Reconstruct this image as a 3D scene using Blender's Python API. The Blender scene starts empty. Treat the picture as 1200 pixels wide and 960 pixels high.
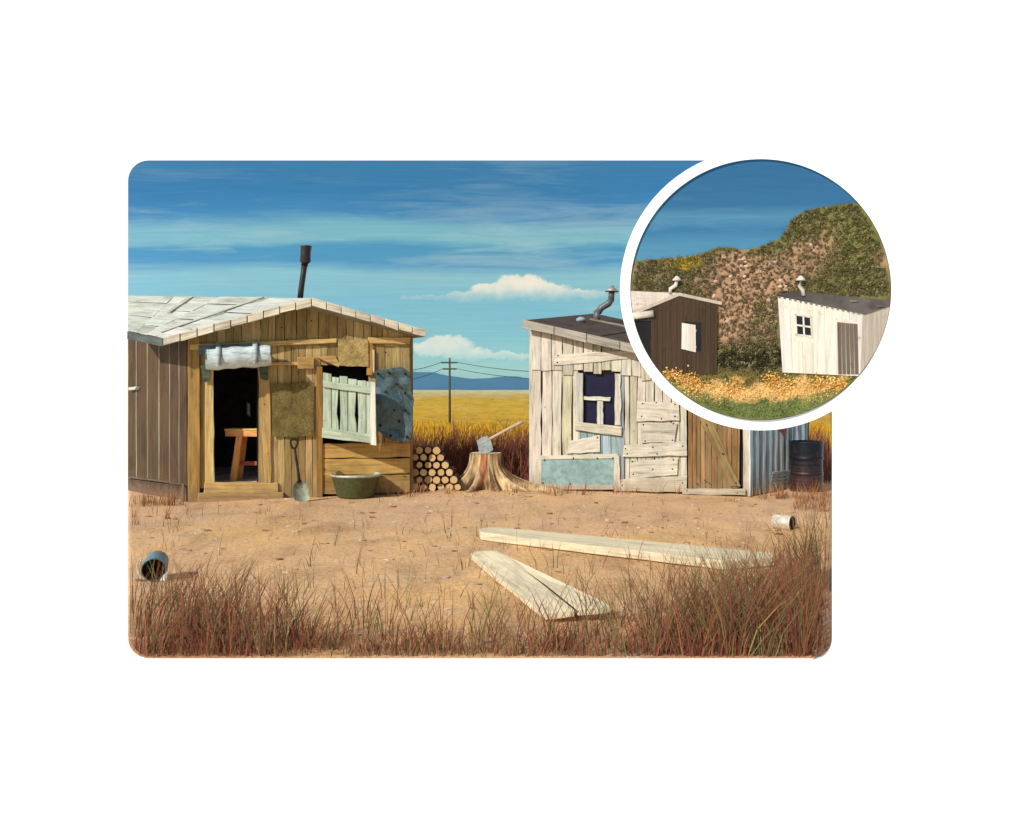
import bpy, bmesh, math, random
import numpy as np
from mathutils import Vector, Matrix, noise as mnoise
random.seed(7); rng = np.random.default_rng(7)
V = Vector; rad = math.radians
sc = bpy.context.scene
col = bpy.data.collections.new('scene'); sc.collection.children.link(col)

# ------------------------------------------------------------------ camera geometry
EYE = 1.6; F = 1000.0; PX0, PY0 = 600.0, 456.0
CAM = V((0, 0, EYE))
def ray(px, py): return V(((px-PX0)/F, 1.0, -(py-PY0)/F))
def at(px, py, d): return CAM + ray(px, py)*d
def gnd(px, py, z=0.0): return at(px, py, (EYE-z)*F/(py-PY0))
def pix(p): return (PX0+F*p[0]/p[1], PY0-F*(p[2]-EYE)/p[1])

# ------------------------------------------------------------------ colour
def lin(c): return c/12.92 if c <= .04045 else ((c+.055)/1.055)**2.4
def C(r, g, b, k=.72): return (lin(r/255)*k, lin(g/255)*k, lin(b/255)*k)
def vary(c, v=.14, h=.03):
    f = 1+random.uniform(-v, v)
    return tuple(max(0, x*f*(1+random.uniform(-h, h))) for x in c)

# ------------------------------------------------------------------ node helper
class NT:
    def __init__(s, name):
        s.m = bpy.data.materials.new(name); s.m.use_nodes = True
        s.t = s.m.node_tree; s.n = s.t.nodes; s.l = s.t.links
        s.b = s.n['Principled BSDF']
        s.b.inputs['Roughness'].default_value = .85
        s.b.inputs['Specular IOR Level'].default_value = .2
    def put(s, sock, v):
        if isinstance(v, bpy.types.NodeSocket): s.l.new(v, sock)
        elif v is not None:
            try: sock.default_value = v
            except Exception: sock.default_value = (*v, 1)
    def math(s, op, a, b=None, c=None, clamp=False):
        n = s.n.new('ShaderNodeMath'); n.operation = op; n.use_clamp = clamp
        for i, v in enumerate((a, b, c)): 
            if v is not None: s.put(n.inputs[i], v)
        return n.outputs[0]
    def attr(s, name):
        n = s.n.new('ShaderNodeAttribute'); n.attribute_name = name; return n.outputs['Color']
    def coord(s, kind='Object'):
        n = s.n.new('ShaderNodeTexCoord'); return n.outputs[kind]
    def mapping(s, v, scale=(1,1,1), loc=(0,0,0)):
        n = s.n.new('ShaderNodeMapping'); s.put(n.inputs['Vector'], v)
        n.inputs['Scale'].default_value = scale; n.inputs['Location'].default_value = loc
        return n.outputs[0]
    def noise(s, v, scale=5, detail=4, rough=.55, dist=0, out='Fac'):
        n = s.n.new('ShaderNodeTexNoise'); s.put(n.inputs['Vector'], v)
        n.inputs['Scale'].default_value = scale; n.inputs['Detail'].default_value = detail
        n.inputs['Roughness'].default_value = rough; n.inputs['Distortion'].default_value = dist
        return n.outputs[out]
    def ramp(s, f, stops, interp='LINEAR'):
        n = s.n.new('ShaderNodeValToRGB'); n.color_ramp.interpolation = interp
        e = n.color_ramp.elements
        while len(e) < len(stops): e.new(.5)
        for i, (p, c) in enumerate(stops):
            e[i].position = p
            c = (c, c, c) if isinstance(c, (int, float)) else c
            e[i].color = (*c[:3], 1)
        s.put(n.inputs[0], f); return n.outputs[0]
    def mix(s, f, a, b, mode='MIX'):
        n = s.n.new('ShaderNodeMix'); n.data_type = 'RGBA'; n.blend_type = mode
        s.put(n.inputs['Factor'], f)
        for k, v in ((6, a), (7, b)):
            if isinstance(v, (int, float)): v = (v, v, v)
            if isinstance(v, tuple): v = (*v[:3], 1)
            s.put(n.inputs[k], v)
        return n.outputs[2]
    def mul(s, a, b): return s.mix(1.0, a, b, 'MULTIPLY')
    def sep(s, v):
        n = s.n.new('ShaderNodeSeparateXYZ'); s.put(n.inputs[0], v); return n.outputs
    def comb(s, x, y, z=0):
        n = s.n.new('ShaderNodeCombineXYZ')
        for i, v in enumerate((x, y, z)): s.put(n.inputs[i], v)
        return n.outputs[0]
    def bump(s, h, strength=.3, dist=.01):
        n = s.n.new('ShaderNodeBump'); n.inputs['Strength'].default_value = strength
        n.inputs['Distance'].default_value = dist
        s.put(n.inputs['Height'], h); s.l.new(n.outputs[0], s.b.inputs['Normal'])
    def base(s, c): s.put(s.b.inputs['Base Color'], c); return s
    def set(s, **k):
        for a, v in k.items(): s.put(s.b.inputs[a.replace('_', ' ')], v)
        return s

def wood_mat(name, grain=1.0, stain=.5, mud=.55):
    t = NT(name); uv = t.coord('UV')
    g1 = t.noise(t.mapping(uv, (1.6, 26, 1)), 1, 6, .6, .7)
    g2 = t.noise(t.mapping(uv, (2.2, 75, 1), (3, 9, 0)), 1, 3, .6, .5)
    st = t.noise(t.mapping(uv, (1.3, 3.5, 1), (11, 2, 0)), 1, 5, .65, .3)
    r1 = t.ramp(g1, [(.30, .50), (.45, .92), (.62, 1.12)])
    r2 = t.ramp(g2, [(.30, .42), (.37, .95), (.7, 1.05)])
    r3 = t.ramp(st, [(.28, (.55, .52, .50)), (.5, (.98, .98, .98)), (.75, (1.14, 1.12, 1.08))])
    c = t.mul(t.attr('col'), t.mix(grain, (1, 1, 1), t.mul(r1, r2)))
    c = t.mul(c, t.mix(stain, (1, 1, 1), r3))
    ob = t.coord('Object'); z = t.sep(ob)[2]
    bl = t.noise(t.mapping(ob, (1, 1, .35), (3, 1, 7)), 2.6, 6, .7, .4)                 # grey rot and water stains
    c = t.mix(t.math('MULTIPLY', t.ramp(bl, [(.50, 0), (.66, .62)]), stain), c, t.mul(c, (.62, .64, .66)))
    sp = t.noise(ob, 11, 6, .7, .2)                                                    # small knots and chips
    c = t.mul(c, t.ramp(sp, [(.26, .45), (.36, 1.0)]))
    h = t.math('ADD', z, t.math('MULTIPLY', t.noise(ob, 7, 5, .7), .55))
    c = t.mix(t.math('MULTIPLY', t.ramp(h, [(.30, 1), (.58, 0)]), mud), c, (.30, .20, .125))
    t.base(c); t.bump(t.math('ADD', g1, g2), .7, .008)
    return t.m
M = {}
M['wood'] = wood_mat('weathered_wood', .95, .9)
M['plank'] = wood_mat('loose_plank_wood', .7, .55, .0)
M['relief'] = wood_mat('model_boards', .5, .5, 0)
M['pale_wood'] = wood_mat('pale_painted_wood', .9, .75, .5)
def stone_like(name, scale, lo, hi, rough=.9, bump=.4, metal=0, dist=.01):
    t = NT(name); o = t.coord('Object')
    n1 = t.noise(o, scale, 8, .62, .3); n2 = t.noise(t.mapping(o, (1, 1, 1), (7, 3, 1)), scale*.22, 4, .6, .4)
    c = t.mul(t.attr('col'), t.ramp(n1, [(.32, lo), (.5, 1.0), (.68, hi)]))
    c = t.mul(c, t.ramp(n2, [(.3, lo), (.55, 1.0), (.75, hi)]))
    t.base(c).set(Roughness=rough, Metallic=metal); t.bump(n1, bump, dist); return t.m
M['rough'] = stone_like('rough_paint', 14, .72, 1.15)
M['tar'] = stone_like('tar_paper', 9, .6, 1.3)
t = NT('worn_metal'); o = t.coord('Object')
n1 = t.noise(o, 6, 8, .65, .5); n2 = t.noise(t.mapping(o, (1, 1, 1), (4, 2, 9)), 22, 5, .6)
c = t.mul(t.attr('col'), t.ramp(n2, [(.3, .7), (.6, 1.12)]))
c = t.mix(t.ramp(n1, [(.56, 0), (.70, .75)]), c, C(105, 70, 52, .6))
t.base(c).set(Roughness=.48, Metallic=.35); t.bump(n2, .15, .004); M['metal'] = t.m
t = NT('burlap'); uv = t.coord('UV')
a = t.noise(t.mapping(uv, (120, 24, 1)), 1, 2); b = t.noise(t.mapping(uv, (24, 120, 1)), 1, 2); s = t.noise(uv, 5, 5, .6)
c = t.mul(t.attr('col'), t.ramp(t.math('MULTIPLY', a, b), [(.14, .45), (.3, 1.15)]))
c = t.mul(c, t.ramp(s, [(.3, .6), (.6, 1.1)])); t.base(c).set(Roughness=.95); t.bump(t.math('MULTIPLY', a, b), .6, .006); M['burlap'] = t.m
t = NT('rolled_cover'); o = t.coord('Object'); n1 = t.noise(t.mapping(o, (1, 1, 3)), 5, 7, .6, .8)
t.base(t.mul(t.attr('col'), t.ramp(n1, [(.3, .5), (.5, .95), (.68, 1.2)]))).set(Roughness=.6); t.bump(n1, .5, .02); M['cover'] = t.m
t = NT('grass_blades'); t.base(t.attr('col')).set(Roughness=.8); M['grass'] = t.m
t = NT('bark_and_cut_wood'); o = t.coord('Object'); n1 = t.noise(t.mapping(o, (14, 14, 2.2)), 1, 6, .6, .6)
n2 = t.noise(o, 9, 5, .6)
t.base(t.mul(t.mul(t.attr('col'), t.ramp(n1, [(.32, .42), (.5, .98), (.68, 1.2)])), t.ramp(n2, [(.3, .75), (.65, 1.1)])))
t.bump(n1, .8, .02); M['bark'] = t.m
t = NT('log_end'); o = t.coord('UV'); sx = t.sep(o)
r = t.math('SQRT', t.math('ADD', t.math('MULTIPLY', sx[0], sx[0]), t.math('MULTIPLY', sx[1], sx[1])))
rg = t.math('SINE', t.math('MULTIPLY', t.math('ADD', r, t.math('MULTIPLY', t.noise(o, 8, 3), .25)), 26))
t.base(t.mul(t.attr('col'), t.ramp(rg, [(0, .72), (.9, 1.08)]))); M['log'] = t.m
t = NT('page_white'); o = t.coord('Object')
t.base(t.ramp(t.noise(o, .6, 3), [(0, (.90, .89, .88)), (1, (.92, .91, .90))])).set(Roughness=.9, Specular_IOR_Level=0.0); M['white'] = t.m
t = NT('dark_glass'); o = t.coord('Object')
t.base(t.ramp(t.noise(o, 3, 3), [(.3, (.006, .006, .022)), (.7, (.014, .014, .045))])).set(Roughness=.35); M['glass'] = t.m
t = NT('dark_inside'); o = t.coord('Object')
t.base(t.ramp(t.noise(o, 6, 3), [(.3, (.010, .010, .011)), (.7, (.022, .022, .024))])).set(Roughness=.95); M['dark'] = t.m
# bare earth
t = NT('dry_earth'); o = t.coord('Object')
n1 = t.noise(t.mapping(o, (1.0, .55, 1)), 1.7, 9, .66, .6); n2 = t.noise(o, 21, 6, .65)
n3 = t.noise(t.mapping(o, (1.1, 3.8, 1), (5, 3, 0)), 1.5, 6, .65, 1.0); n4 = t.noise(o, 90, 3, .6)
c = t.mul(t.attr('col'), t.ramp(n1, [(.28, (.66, .60, .56)), (.48, (.98, .97, .97)), (.7, (1.2, 1.15, 1.05))]))
c = t.mul(c, t.ramp(n2, [(.28, .62), (.5, 1.0), (.7, 1.15)]))
c = t.mul(c, t.ramp(n4, [(.3, .75), (.55, 1.05)]))
c = t.mix(t.ramp(n3, [(.55, 0), (.66, .42)]), c, (.70, .56, .44))
n5 = t.noise(t.mapping(o, (2.2, 9, 1), (1, 8, 0)), 1.6, 7, .7, .8)
c = t.mix(t.ramp(n5, [(.60, 0), (.70, .5)]), c, (.36, .22, .13))
t.base(c).set(Roughness=.97); t.bump(t.math('ADD', n2, t.math('MULTIPLY', n4, .5)), .8, .03); M['earth'] = t.m

# ------------------------------------------------------------------ mesh builder
class MB:
    def __init__(s): s.v = []; s.f = []; s.c = []; s.uv = []; s.sm = []
    def add(s, verts, faces, c, uvs=None, smooth=False, cols=None):
        k = len(s.v); s.v += [tuple(p) for p in verts]
        if uvs is None: uvs = [(p[0]+p[1]*.6, p[2]) for p in verts]
        for j, f in enumerate(faces):
            s.f.append([k+i for i in f]); s.c.append(cols[j] if cols else c)
            s.uv.append([uvs[i] for i in f]); s.sm.append(smooth)
    def prism(s, pts, off, c, grain=V((0, 0, 1)), cols=None):
        n = len(pts); a = [V(p) for p in pts]; b = [p+off for p in a]
        on = off.normalized(); g = (grain-on*grain.dot(on)).normalized(); w = on.cross(g)
        r1, r2 = random.uniform(0, 50), random.uniform(0, 50)
        uv = [(p.dot(g)+r1, p.dot(w)+p.dot(on)*.9+r2) for p in a+b]
        fs = [list(range(n)), list(range(2*n-1, n-1, -1))]+[[i, i+n, (i+1) % n+n, (i+1) % n] for i in range(n)]
        s.add(a+b, fs, c, uv)
    def tube(s, path, radii, c, segs=12, caps=True, smooth=True, squash=1):
        path = [V(p) for p in path]; vs = []; fs = []
        up = V((0, 0, 1))
        for i, p in enumerate(path):
            d = (path[min(i+1, len(path)-1)]-path[max(i-1, 0)]).normalized()
            u = d.cross(up); u = u.normalized() if u.length > .1 else V((1, 0, 0)); w = u.cross(d).normalized()
            r = radii[i] if isinstance(radii, (list, tuple)) else radii
            for k in range(segs):
                a = 2*math.pi*k/segs; vs.append(p+u*(math.cos(a)*r)+w*(math.sin(a)*r*squash))
        for i in range(len(path)-1):
            for k in range(segs):
                k2 = (k+1) % segs; fs.append([i*segs+k, i*segs+k2, (i+1)*segs+k2, (i+1)*segs+k])
        uv = [(i//segs*.2, (i % segs)/segs) for i in range(len(vs))]
        s.add(vs, fs, c, uv, smooth)
        if caps:
            m = len(path)-1
            s.add(vs[:segs], [list(range(segs))[::-1]], c); s.add(vs[m*segs:], [list(range(segs))], c)
    def lathe(s, o, axis, prof, c, segs=28, smooth=True, cols=None):
        o = V(o); ax = V(axis).normalized(); u = ax.orthogonal().normalized(); w = ax.cross(u); vs = []; fs = []; cc = []
        for i, (r, h) in enumerate(prof):
            for k in range(segs):
                a = 2*math.pi*k/segs; vs.append(o+ax*h+u*(math.cos(a)*r)+w*(math.sin(a)*r))
        for i in range(len(prof)-1):
            for k in range(segs):
                k2 = (k+1) % segs; fs.append([i*segs+k, i*segs+k2, (i+1)*segs+k2, (i+1)*segs+k]); cc.append(cols[i] if cols else c)
        s.add(vs, fs, c, None, smooth, cc)
    def build(s, name, mat, parent=None, bevel=0, recalc=True):
        me = bpy.data.meshes.new(name); me.from_pydata(s.v, [], s.f)
        at_ = me.color_attributes.new('col', 'FLOAT_COLOR', 'CORNER'); uvl = me.uv_layers.new(name='UVMap')
        cs = []; us = []
        for f, c, u in zip(s.f, s.c, s.uv):
            cs += [(*c, 1.0)]*len(f); us += u
        at_.data.foreach_set('color', np.array(cs, dtype=np.float32).ravel())
        uvl.data.foreach_set('uv', np.array(us, dtype=np.float32).ravel())
        me.polygons.foreach_set('use_smooth', s.sm)
        me.materials.append(mat)
        if recalc:
            bm = bmesh.new(); bm.from_mesh(me); bmesh.ops.remove_doubles(bm, verts=bm.verts, dist=1e-6)
            bmesh.ops.recalc_face_normals(bm, faces=bm.faces); bm.to_mesh(me); bm.free()
        me.update()
        o = bpy.data.objects.new(name, me); col.objects.link(o)
        if parent is not None:
            o.parent = parent
            o.matrix_parent_inverse = Matrix.Translation(-parent_loc(parent))
        if bevel:
            b = o.modifiers.new('soft_edges', 'BEVEL'); b.width = bevel; b.segments = 1; b.limit_method = 'ANGLE'; b.angle_limit = rad(50)
        return o
def parent_loc(p): return V(p.location) if p.parent is None else V((0, 0, 0))   # a part's own world matrix is the identity
def tag(o, label=None, cat=None, group=None, kind=None):
    if label: o['label'] = label
    if cat: o['category'] = cat
    if group: o['group'] = group
    if kind: o['kind'] = kind
    return o
def thing(name, loc, label, cat, group=None):
    o = bpy.data.objects.new(name, None); col.objects.link(o); o.location = loc; o.empty_display_size = .2
    return tag(o, label, cat, group)

class Pl:                                     # a plane one can look up through an image point
    def __init__(s, p0, n):
        s.p = V(p0); s.n = V(n).normalized()
        if s.n.dot(CAM-s.p) < 0: s.n = -s.n
    def pt(s, px, py, off=0.0):
        d = ray(px, py); q = s.p+s.n*off
        return CAM+d*((q-CAM).dot(s.n)/d.dot(s.n))
def wall_plane(a, b): return Pl(a, (V(b)-V(a)).cross(V((0, 0, 1))))
def jit(a): return random.uniform(-a, a)
def board(mb, pl, q, o1, th, c, along='v', wob=.5, n=5, rag=.6):
    """q = TL TR BR BL, a plank with slightly wandering edges lying on the plane"""
    TL, TR, BR, BL = [V((x, y, 0)) for x, y in q]
    if along == 'v': e1, e2 = (TL, BL), (BR, TR)
    else: e1, e2 = (TR, TL), (BL, BR)
    out = []
    for a, b in (e1, e2):
        d = (b-a); nrm = V((-d.y, d.x, 0)).normalized()
        for i in range(n+1):
            k = i/n; p = a.lerp(b, k)+nrm*(jit(wob) if 0 < i < n else jit(wob*.4))
            if i in (0, n): p += d.normalized()*jit(rag)
            out.append(p)
    pts = [pl.pt(p.x, p.y, o1) for p in out]
    g = (pts[n]-pts[0]).normalized()
    mb.prism(pts, -pl.n*th, c, g)
def rect(x0, y0, x1, y1): return [(x0, y0), (x1, y0), (x1, y1), (x0, y1)]
def nail(mb, pl, px, py, off, r=1.0):
    pts = [pl.pt(px+r*math.cos(a), py+r*math.sin(a), off) for a in [k*math.pi/3 for k in range(6)]]
    mb.prism(pts, -pl.n*.006, (.02, .018, .016))
def slab(mb, pl, poly, o1, th, c, grain=None):
    pts = [pl.pt(x, y, o1) for x, y in poly]
    mb.prism(pts, -pl.n*th, c, grain or (pts[1]-pts[0]).normalized())

# ------------------------------------------------------------------ the setting
LX, RX, TY, BY, RR = 150.0, 975.0, 188.0, 770.0, 24.0
def inset(py):
    h = py-(BY-RR)
    return RR-math.sqrt(max(0, RR*RR-h*h)) if h > 0 else 0
def field_z(d):
    k = min(1, max(0, (d-17.0)/32.5)); k = k*k*(3-2*k)*.35+k*.65
    return 1.545*k
def bump_z(x, y):
    a = mnoise.noise(V((x*.8, y*.8, 0)))*.02+mnoise.noise(V((x*3.1, y*3.1, 4)))*.010+mnoise.noise(V((x*9, y*9, 2)))*.004
    return max(-.003, a)
def ground_z(x, y): return field_z(y)+(bump_z(x, y) if y < 17 else bump_z(x, y)*.8)
D0 = EYE*F/(BY-PY0); D1 = 49.8
DIRT = C(230, 188, 146, .95); DIRT2 = C(230, 186, 122, .95); MAROON = C(120, 78, 52, .55); OCHRE = C(212, 164, 22, .84); CREAM = C(226, 208, 150, .84); GREY = C(170, 150, 120, .62)
def lerp3(a, b, k): k = min(1, max(0, k)); return tuple(a[i]*(1-k)+b[i]*k for i in range(3))
def ground_col(x, y):
    n = mnoise.noise(V((x*.5, y*.5, 7)))*.5+mnoise.noise(V((x*1.7, y*1.7, 1)))*.3
    c = lerp3(DIRT, DIRT2, .5+n*1.2 if y < 10 else .2+n)
    px, py = pix((x, y, 0))
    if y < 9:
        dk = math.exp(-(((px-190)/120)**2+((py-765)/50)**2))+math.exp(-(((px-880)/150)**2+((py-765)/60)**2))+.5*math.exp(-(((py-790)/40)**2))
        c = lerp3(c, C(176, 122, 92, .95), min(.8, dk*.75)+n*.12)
    c = lerp3(c, MAROON, (y-14.2+n*.6)/.8)
    c = lerp3(c, lerp3(OCHRE, C(222, 178, 44, .84), (y-24)/12+mnoise.noise(V((x*.25, y*.9, 3)))*.5), (y-19+n)/2)
    c = lerp3(c, CREAM, (y-40+n*4)/6)
    return c
def build_ground():
    nu, nd = 200, 300; verts = []; cols = []
    for j in range(nd+1):
        d = D0*(D1/D0)**(j/nd) if j else D0+.001
        py = PY0+EYE*F/d; i0 = inset(py)
        for i in range(nu+1):
            px = LX+i0+(RX-LX-2*i0)*i/nu; x = (px-PX0)/F*d; e = min(i, nu-i, j)
            z = ground_z(x, d); z = field_z(d)+(z-field_z(d))*min(1, e/4)
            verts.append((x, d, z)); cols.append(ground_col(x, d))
    W = nu+1; faces = [[j*W+i, j*W+i+1, (j+1)*W+i+1, (j+1)*W+i] for j in range(nd) for i in range(nu)]
    loop = [i for i in range(W)]+[j*W+nu for j in range(1, nd+1)]+[nd*W+i for i in range(nu-1, -1, -1)]+[j*W for j in range(nd-1, 0, -1)]
    k0 = len(verts)
    for q in loop: verts.append((verts[q][0], verts[q][1], -.008)); cols.append(cols[q])
    n = len(loop)
    for a in range(n): b = (a+1) % n; faces.append([loop[a], k0+a, k0+b, loop[b]])
    me = bpy.data.meshes.new('ground'); me.from_pydata(verts, [], faces)
    ca = me.color_attributes.new('col', 'FLOAT_COLOR', 'POINT')
    ca.data.foreach_set('color', np.array([(*c, 1) for c in cols], dtype=np.float32).ravel())
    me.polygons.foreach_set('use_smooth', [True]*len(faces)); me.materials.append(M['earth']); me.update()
    o = bpy.data.objects.new('ground', me); col.objects.link(o); tag(o, kind='structure')
    mb = MB(); top = [V((verts[q][0], verts[q][1], -.009)) for q in loop[::2]]
    mb.prism(top, V((0, 0, -.012)), (1, 1, 1)); o = mb.build('platform', M['white']); tag(o, kind='structure')
build_ground()

# painted sky backdrop: its own coordinates (u to the right, v up) drive the paint
def sky_material(name, stops, clouds=True, warp=.046, k=.8):
    t = NT(name); uv = t.coord('UV'); s = t.sep(uv); u, v = s[0], s[1]
    n1 = t.noise(t.mapping(uv, (2.6, 4, 1)), 1, 4, .5, .5); n2 = t.noise(t.mapping(uv, (5, 17, 1), (2, 5, 0)), 1, 7, .65, 1.2)
    n3 = t.noise(t.mapping(uv, (10, 90, 1), (9, 1, 0)), 1, 5, .6, .5)
    vv = t.math('ADD', v, t.math('MULTIPLY', t.math('SUBTRACT', n1, .5), warp*4.2))
    vv = t.math('ADD', vv, t.math('MULTIPLY', t.math('SUBTRACT', n2, .5), warp))
    c = t.ramp(vv, [(p, C(*q, k)) for p, q in stops])
    c = t.mul(c, t.ramp(n3, [(.3, .94), (.7, 1.05)]))
    c = t.mix(t.math('MULTIPLY', t.ramp(t.math('ADD', t.math('MULTIPLY', n1, .6), t.math('MULTIPLY', n2, .5)), [(.55, 0), (.68, .42 if clouds else .10)]), t.ramp(v, [(.72, 1.0), (.86, .35)])), c, C(176, 208, 216, k))
    if clouds:
        wn = t.n.new('ShaderNodeTexNoise'); wn.inputs['Scale'].default_value = 30; wn.inputs['Detail'].default_value = 8; wn.inputs['Roughness'].default_value = .66
        t.l.new(t.mapping(uv, (1.4, .5, 1)), wn.inputs['Vector']); ws = t.sep(wn.outputs['Color'])
        uw = t.math('ADD', u, t.math('MULTIPLY', t.math('SUBTRACT', ws[0], .5), .050))
        vw = t.math('ADD', v, t.math('MULTIPLY', t.math('SUBTRACT', ws[1], .5), .085))
        def cloud(c, ells, base_y, white, under, fade):
            f = None
            for (x, y, rx, ry) in ells:
                cu, cv = (x-LX)/825, (463-y)/275
                a = t.math('DIVIDE', t.math('SUBTRACT', uw, cu), rx/825); b = t.math('DIVIDE', t.math('SUBTRACT', vw, cv), ry/275)
                e = t.math('SUBTRACT', 1.0, t.math('ADD', t.math('MULTIPLY', a, a), t.math('MULTIPLY', b, b)))
                f = e if f is None else t.math('MAXIMUM', f, e)
            m = t.ramp(f, [(0.0, 0), (.12, .35), (.42, .92), (.8, 1)])
            cut = t.math('DIVIDE', t.math('SUBTRACT', vw, (463-base_y)/275), .055, clamp=True)
            m = t.math('MULTIPLY', t.math('MULTIPLY', m, cut), fade)
            h = t.math('DIVIDE', t.math('SUBTRACT', v, (463-base_y)/275), .085, clamp=True)
            h = t.math('ADD', h, t.math('MULTIPLY', t.math('SUBTRACT', ws[2], .5), 1.3), clamp=True)
            return t.mix(m, c, t.mix(h, C(*under, k), C(*white, k)))
        c = cloud(c, [(525, 404, 34, 12), (505, 408, 24, 10), (548, 414, 30, 9), (590, 417, 45, 5)], 428, (236, 238, 232), (176, 218, 222), .75)
        c = cloud(c, [(598, 336, 24, 13), (574, 341, 26, 10), (625, 335, 22, 13), (648, 341, 26, 10), (545, 347, 32, 6), (505, 350, 38, 3.5), (680, 346, 34, 6), (610, 346, 60, 9)], 355, (240, 236, 226), (160, 205, 218), .97)
    t.base(c).set(Roughness=1.0, Specular_IOR_Level=0.0); return t.m
SKY = [(0.0, (182, 214, 206)), (.09, (164, 210, 212)), (.22, (138, 198, 216)), (.36, (130, 192, 218)), (.51, (140, 196, 214)), (.565, (88, 156, 202)),
       (.62, (84, 156, 198)), (.66, (128, 186, 206)), (.72, (120, 180, 202)), (.775, (74, 140, 190)), (.86, (62, 128, 180)), (1.0, (66, 126, 172))]
def panel_outline(x0, y0, x1, y1, r, n=8):
    out = []
    for cx, cy, a0 in ((x0+r, y0+r, 180), (x1-r, y0+r, 270)):
        for i in range(n+1):
            a = rad(a0+90*i/n); out.append((cx+r*math.cos(a), cy+r*math.sin(a)))
    return out+[(x1, y1), (x0, y1)]
DS = 50.6
out = panel_outline(LX, TY, RX, 478, RR)
me = bpy.data.meshes.new('sky'); a = [at(x, y, DS) for x, y in out]; n = len(a)
b = [p+V((0, .3, 0)) for p in a]
me.from_pydata([tuple(p) for p in a+b], [], [list(range(n))[::-1], list(range(n, 2*n))]+[[i, i+n, (i+1) % n+n, (i+1) % n] for i in range(n)])
uvl = me.uv_layers.new(name='UVMap')
for lp in me.loops:
    x, y = out[lp.vertex_index % n]; uvl.data[lp.index].uv = ((x-LX)/825, (463-y)/275)
me.materials.append(sky_material('painted_sky', SKY)); me.materials.append(M['white'])
for p in me.polygons: p.material_index = 0 if p.index == 0 else 1
so = bpy.data.objects.new('sky', me); col.objects.link(so); tag(so, kind='structure')
# distant hills, a low rise before the backdrop
mb = MB(); prof = [(151, 446), (240, 438), (330, 444), (420, 440), (482, 435.5), (505, 436.5), (530, 441), (556, 444.5), (580, 442), (602, 441), (625, 445), (680, 449), (760, 442), (840, 446), (920, 440), (974, 445)]
xs = np.linspace(151, 974, 120); pr = [(x, np.interp(x, [p[0] for p in prof], [p[1] for p in prof])+mnoise.noise(V((x*.06, 0, 0)))*.8) for x in xs]
vs = []; fs = []
for x, y in pr: vs += [at(x, y, 50.2), at(x, y*.5+456*.5, 50.05), at(x, 461, 49.9)]
for i in range(len(pr)-1): fs += [[3*i, 3*i+3, 3*i+4, 3*i+1], [3*i+1, 3*i+4, 3*i+5, 3*i+2]]
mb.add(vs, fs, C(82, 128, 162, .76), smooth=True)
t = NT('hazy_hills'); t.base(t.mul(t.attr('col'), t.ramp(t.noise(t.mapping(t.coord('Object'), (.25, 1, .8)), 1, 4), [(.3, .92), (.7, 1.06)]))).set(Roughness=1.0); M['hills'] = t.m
tag(mb.build('hills', M['hills']), kind='structure')
# blank page white around the set, built as a hall and pedestal
mb = MB(); prof = [(-300, -90), (130, -90)]+[(130+60*math.sin(a), -90+60*(1-math.cos(a))) for a in [rad(k*7.5) for k in range(1, 13)]]+[(190, 260)]
vs = []; fs = []
for y, z in prof: vs += [V((-600, y, z)), V((600, y, z))]
for i in range(len(prof)-1): fs.append([2*i, 2*i+1, 2*i+3, 2*i+2])
mb.add(vs, fs, (1, 1, 1), smooth=True); o = mb.build('white_surround', M['white'], recalc=False); tag(o, kind='structure')
mb = MB(); mb.prism([V((-1.62, D0+.002, -.022)), V((1.62, D0+.002, -.022)), V((1.62, D0+.004, -90.2)), V((-1.62, D0+.004, -90.2))], V((0, 29, 0)), (1, 1, 1))
tag(mb.build('pedestal', M['white']), kind='structure')

# ------------------------------------------------------------------ brown shack
BA, BB = gnd(222, 588), gnd(480, 578)
bf = wall_plane(BA, BB); BR = at(150.3, PY0+EYE*F/13.5, 13.5); bs = wall_plane(BR, BA)
brown = thing('brown_shack', (BA+BB)/2, 'weathered brown plank shack with gable roof, open doorway and tall dark stovepipe', 'shack')
rr_ = BB+V((-1.0, 2.6, 0)); rl_ = BR+V((.3, 1.4, 0)); UP = V((0, 0, 1))
def wallq(mb, p, q, zp, zq, c, th=.05, inner=None):
    p, q = V(p), V(q); n = (q-p).cross(UP).normalized()
    mb.prism([p+UP*.0, q+UP*.0, q+UP*zq, p+UP*zp], n*th, c, UP)
P2, P1, P4 = at(191, 397.5, 11.75), at(365, 350.5, 12.35), at(150.4, 349, 14.2)
rl = Pl(P2, (P1-P2).cross(P4-P2)); rl.n = rl.n if rl.n.z > 0 else -rl.n
BW = C(184, 158, 106, 1.1); BW2 = C(166, 140, 88, 1.05)
def gable(x): return np.interp(x, [190, 365, 499], [397, 355, 392])
def bw(): return vary(random.choice((BW, BW2, C(190, 164, 110, 1.1), C(156, 132, 86, 1.05))), .16)
mb = MB()
def vboards(mb, x0, x1, ytop, ybot, w, colf, pl, o1=.03, th=.025, wob=.35, rag=.6):
    x = x0
    while x < x1-2:
        x2 = min(x1, x+w*random.uniform(.75, 1.25))
        if x1-x2 < w*.35: x2 = x1
        yt = (ytop(x), ytop(x2)) if callable(ytop) else (ytop, ytop)
        yb = (ybot(x), ybot(x2)) if callable(ybot) else (ybot, ybot)
        board(mb, pl, [(x+.25, yt[0]), (x2-.25, yt[1]), (x2-.25, yb[1]), (x+.25, yb[0])], o1+jit(.006), th, colf(), 'v', wob, 5, rag)
        x = x2
base = lambda x: np.interp(x, [222, 480], [588, 578])
vboards(mb, 222, 481, lambda x: gable(x)-1, 406, 11, bw, bf, .034, wob=.3)
vboards(mb, 234, 248.5, 403, 572, 8, bw, bf)
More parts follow.
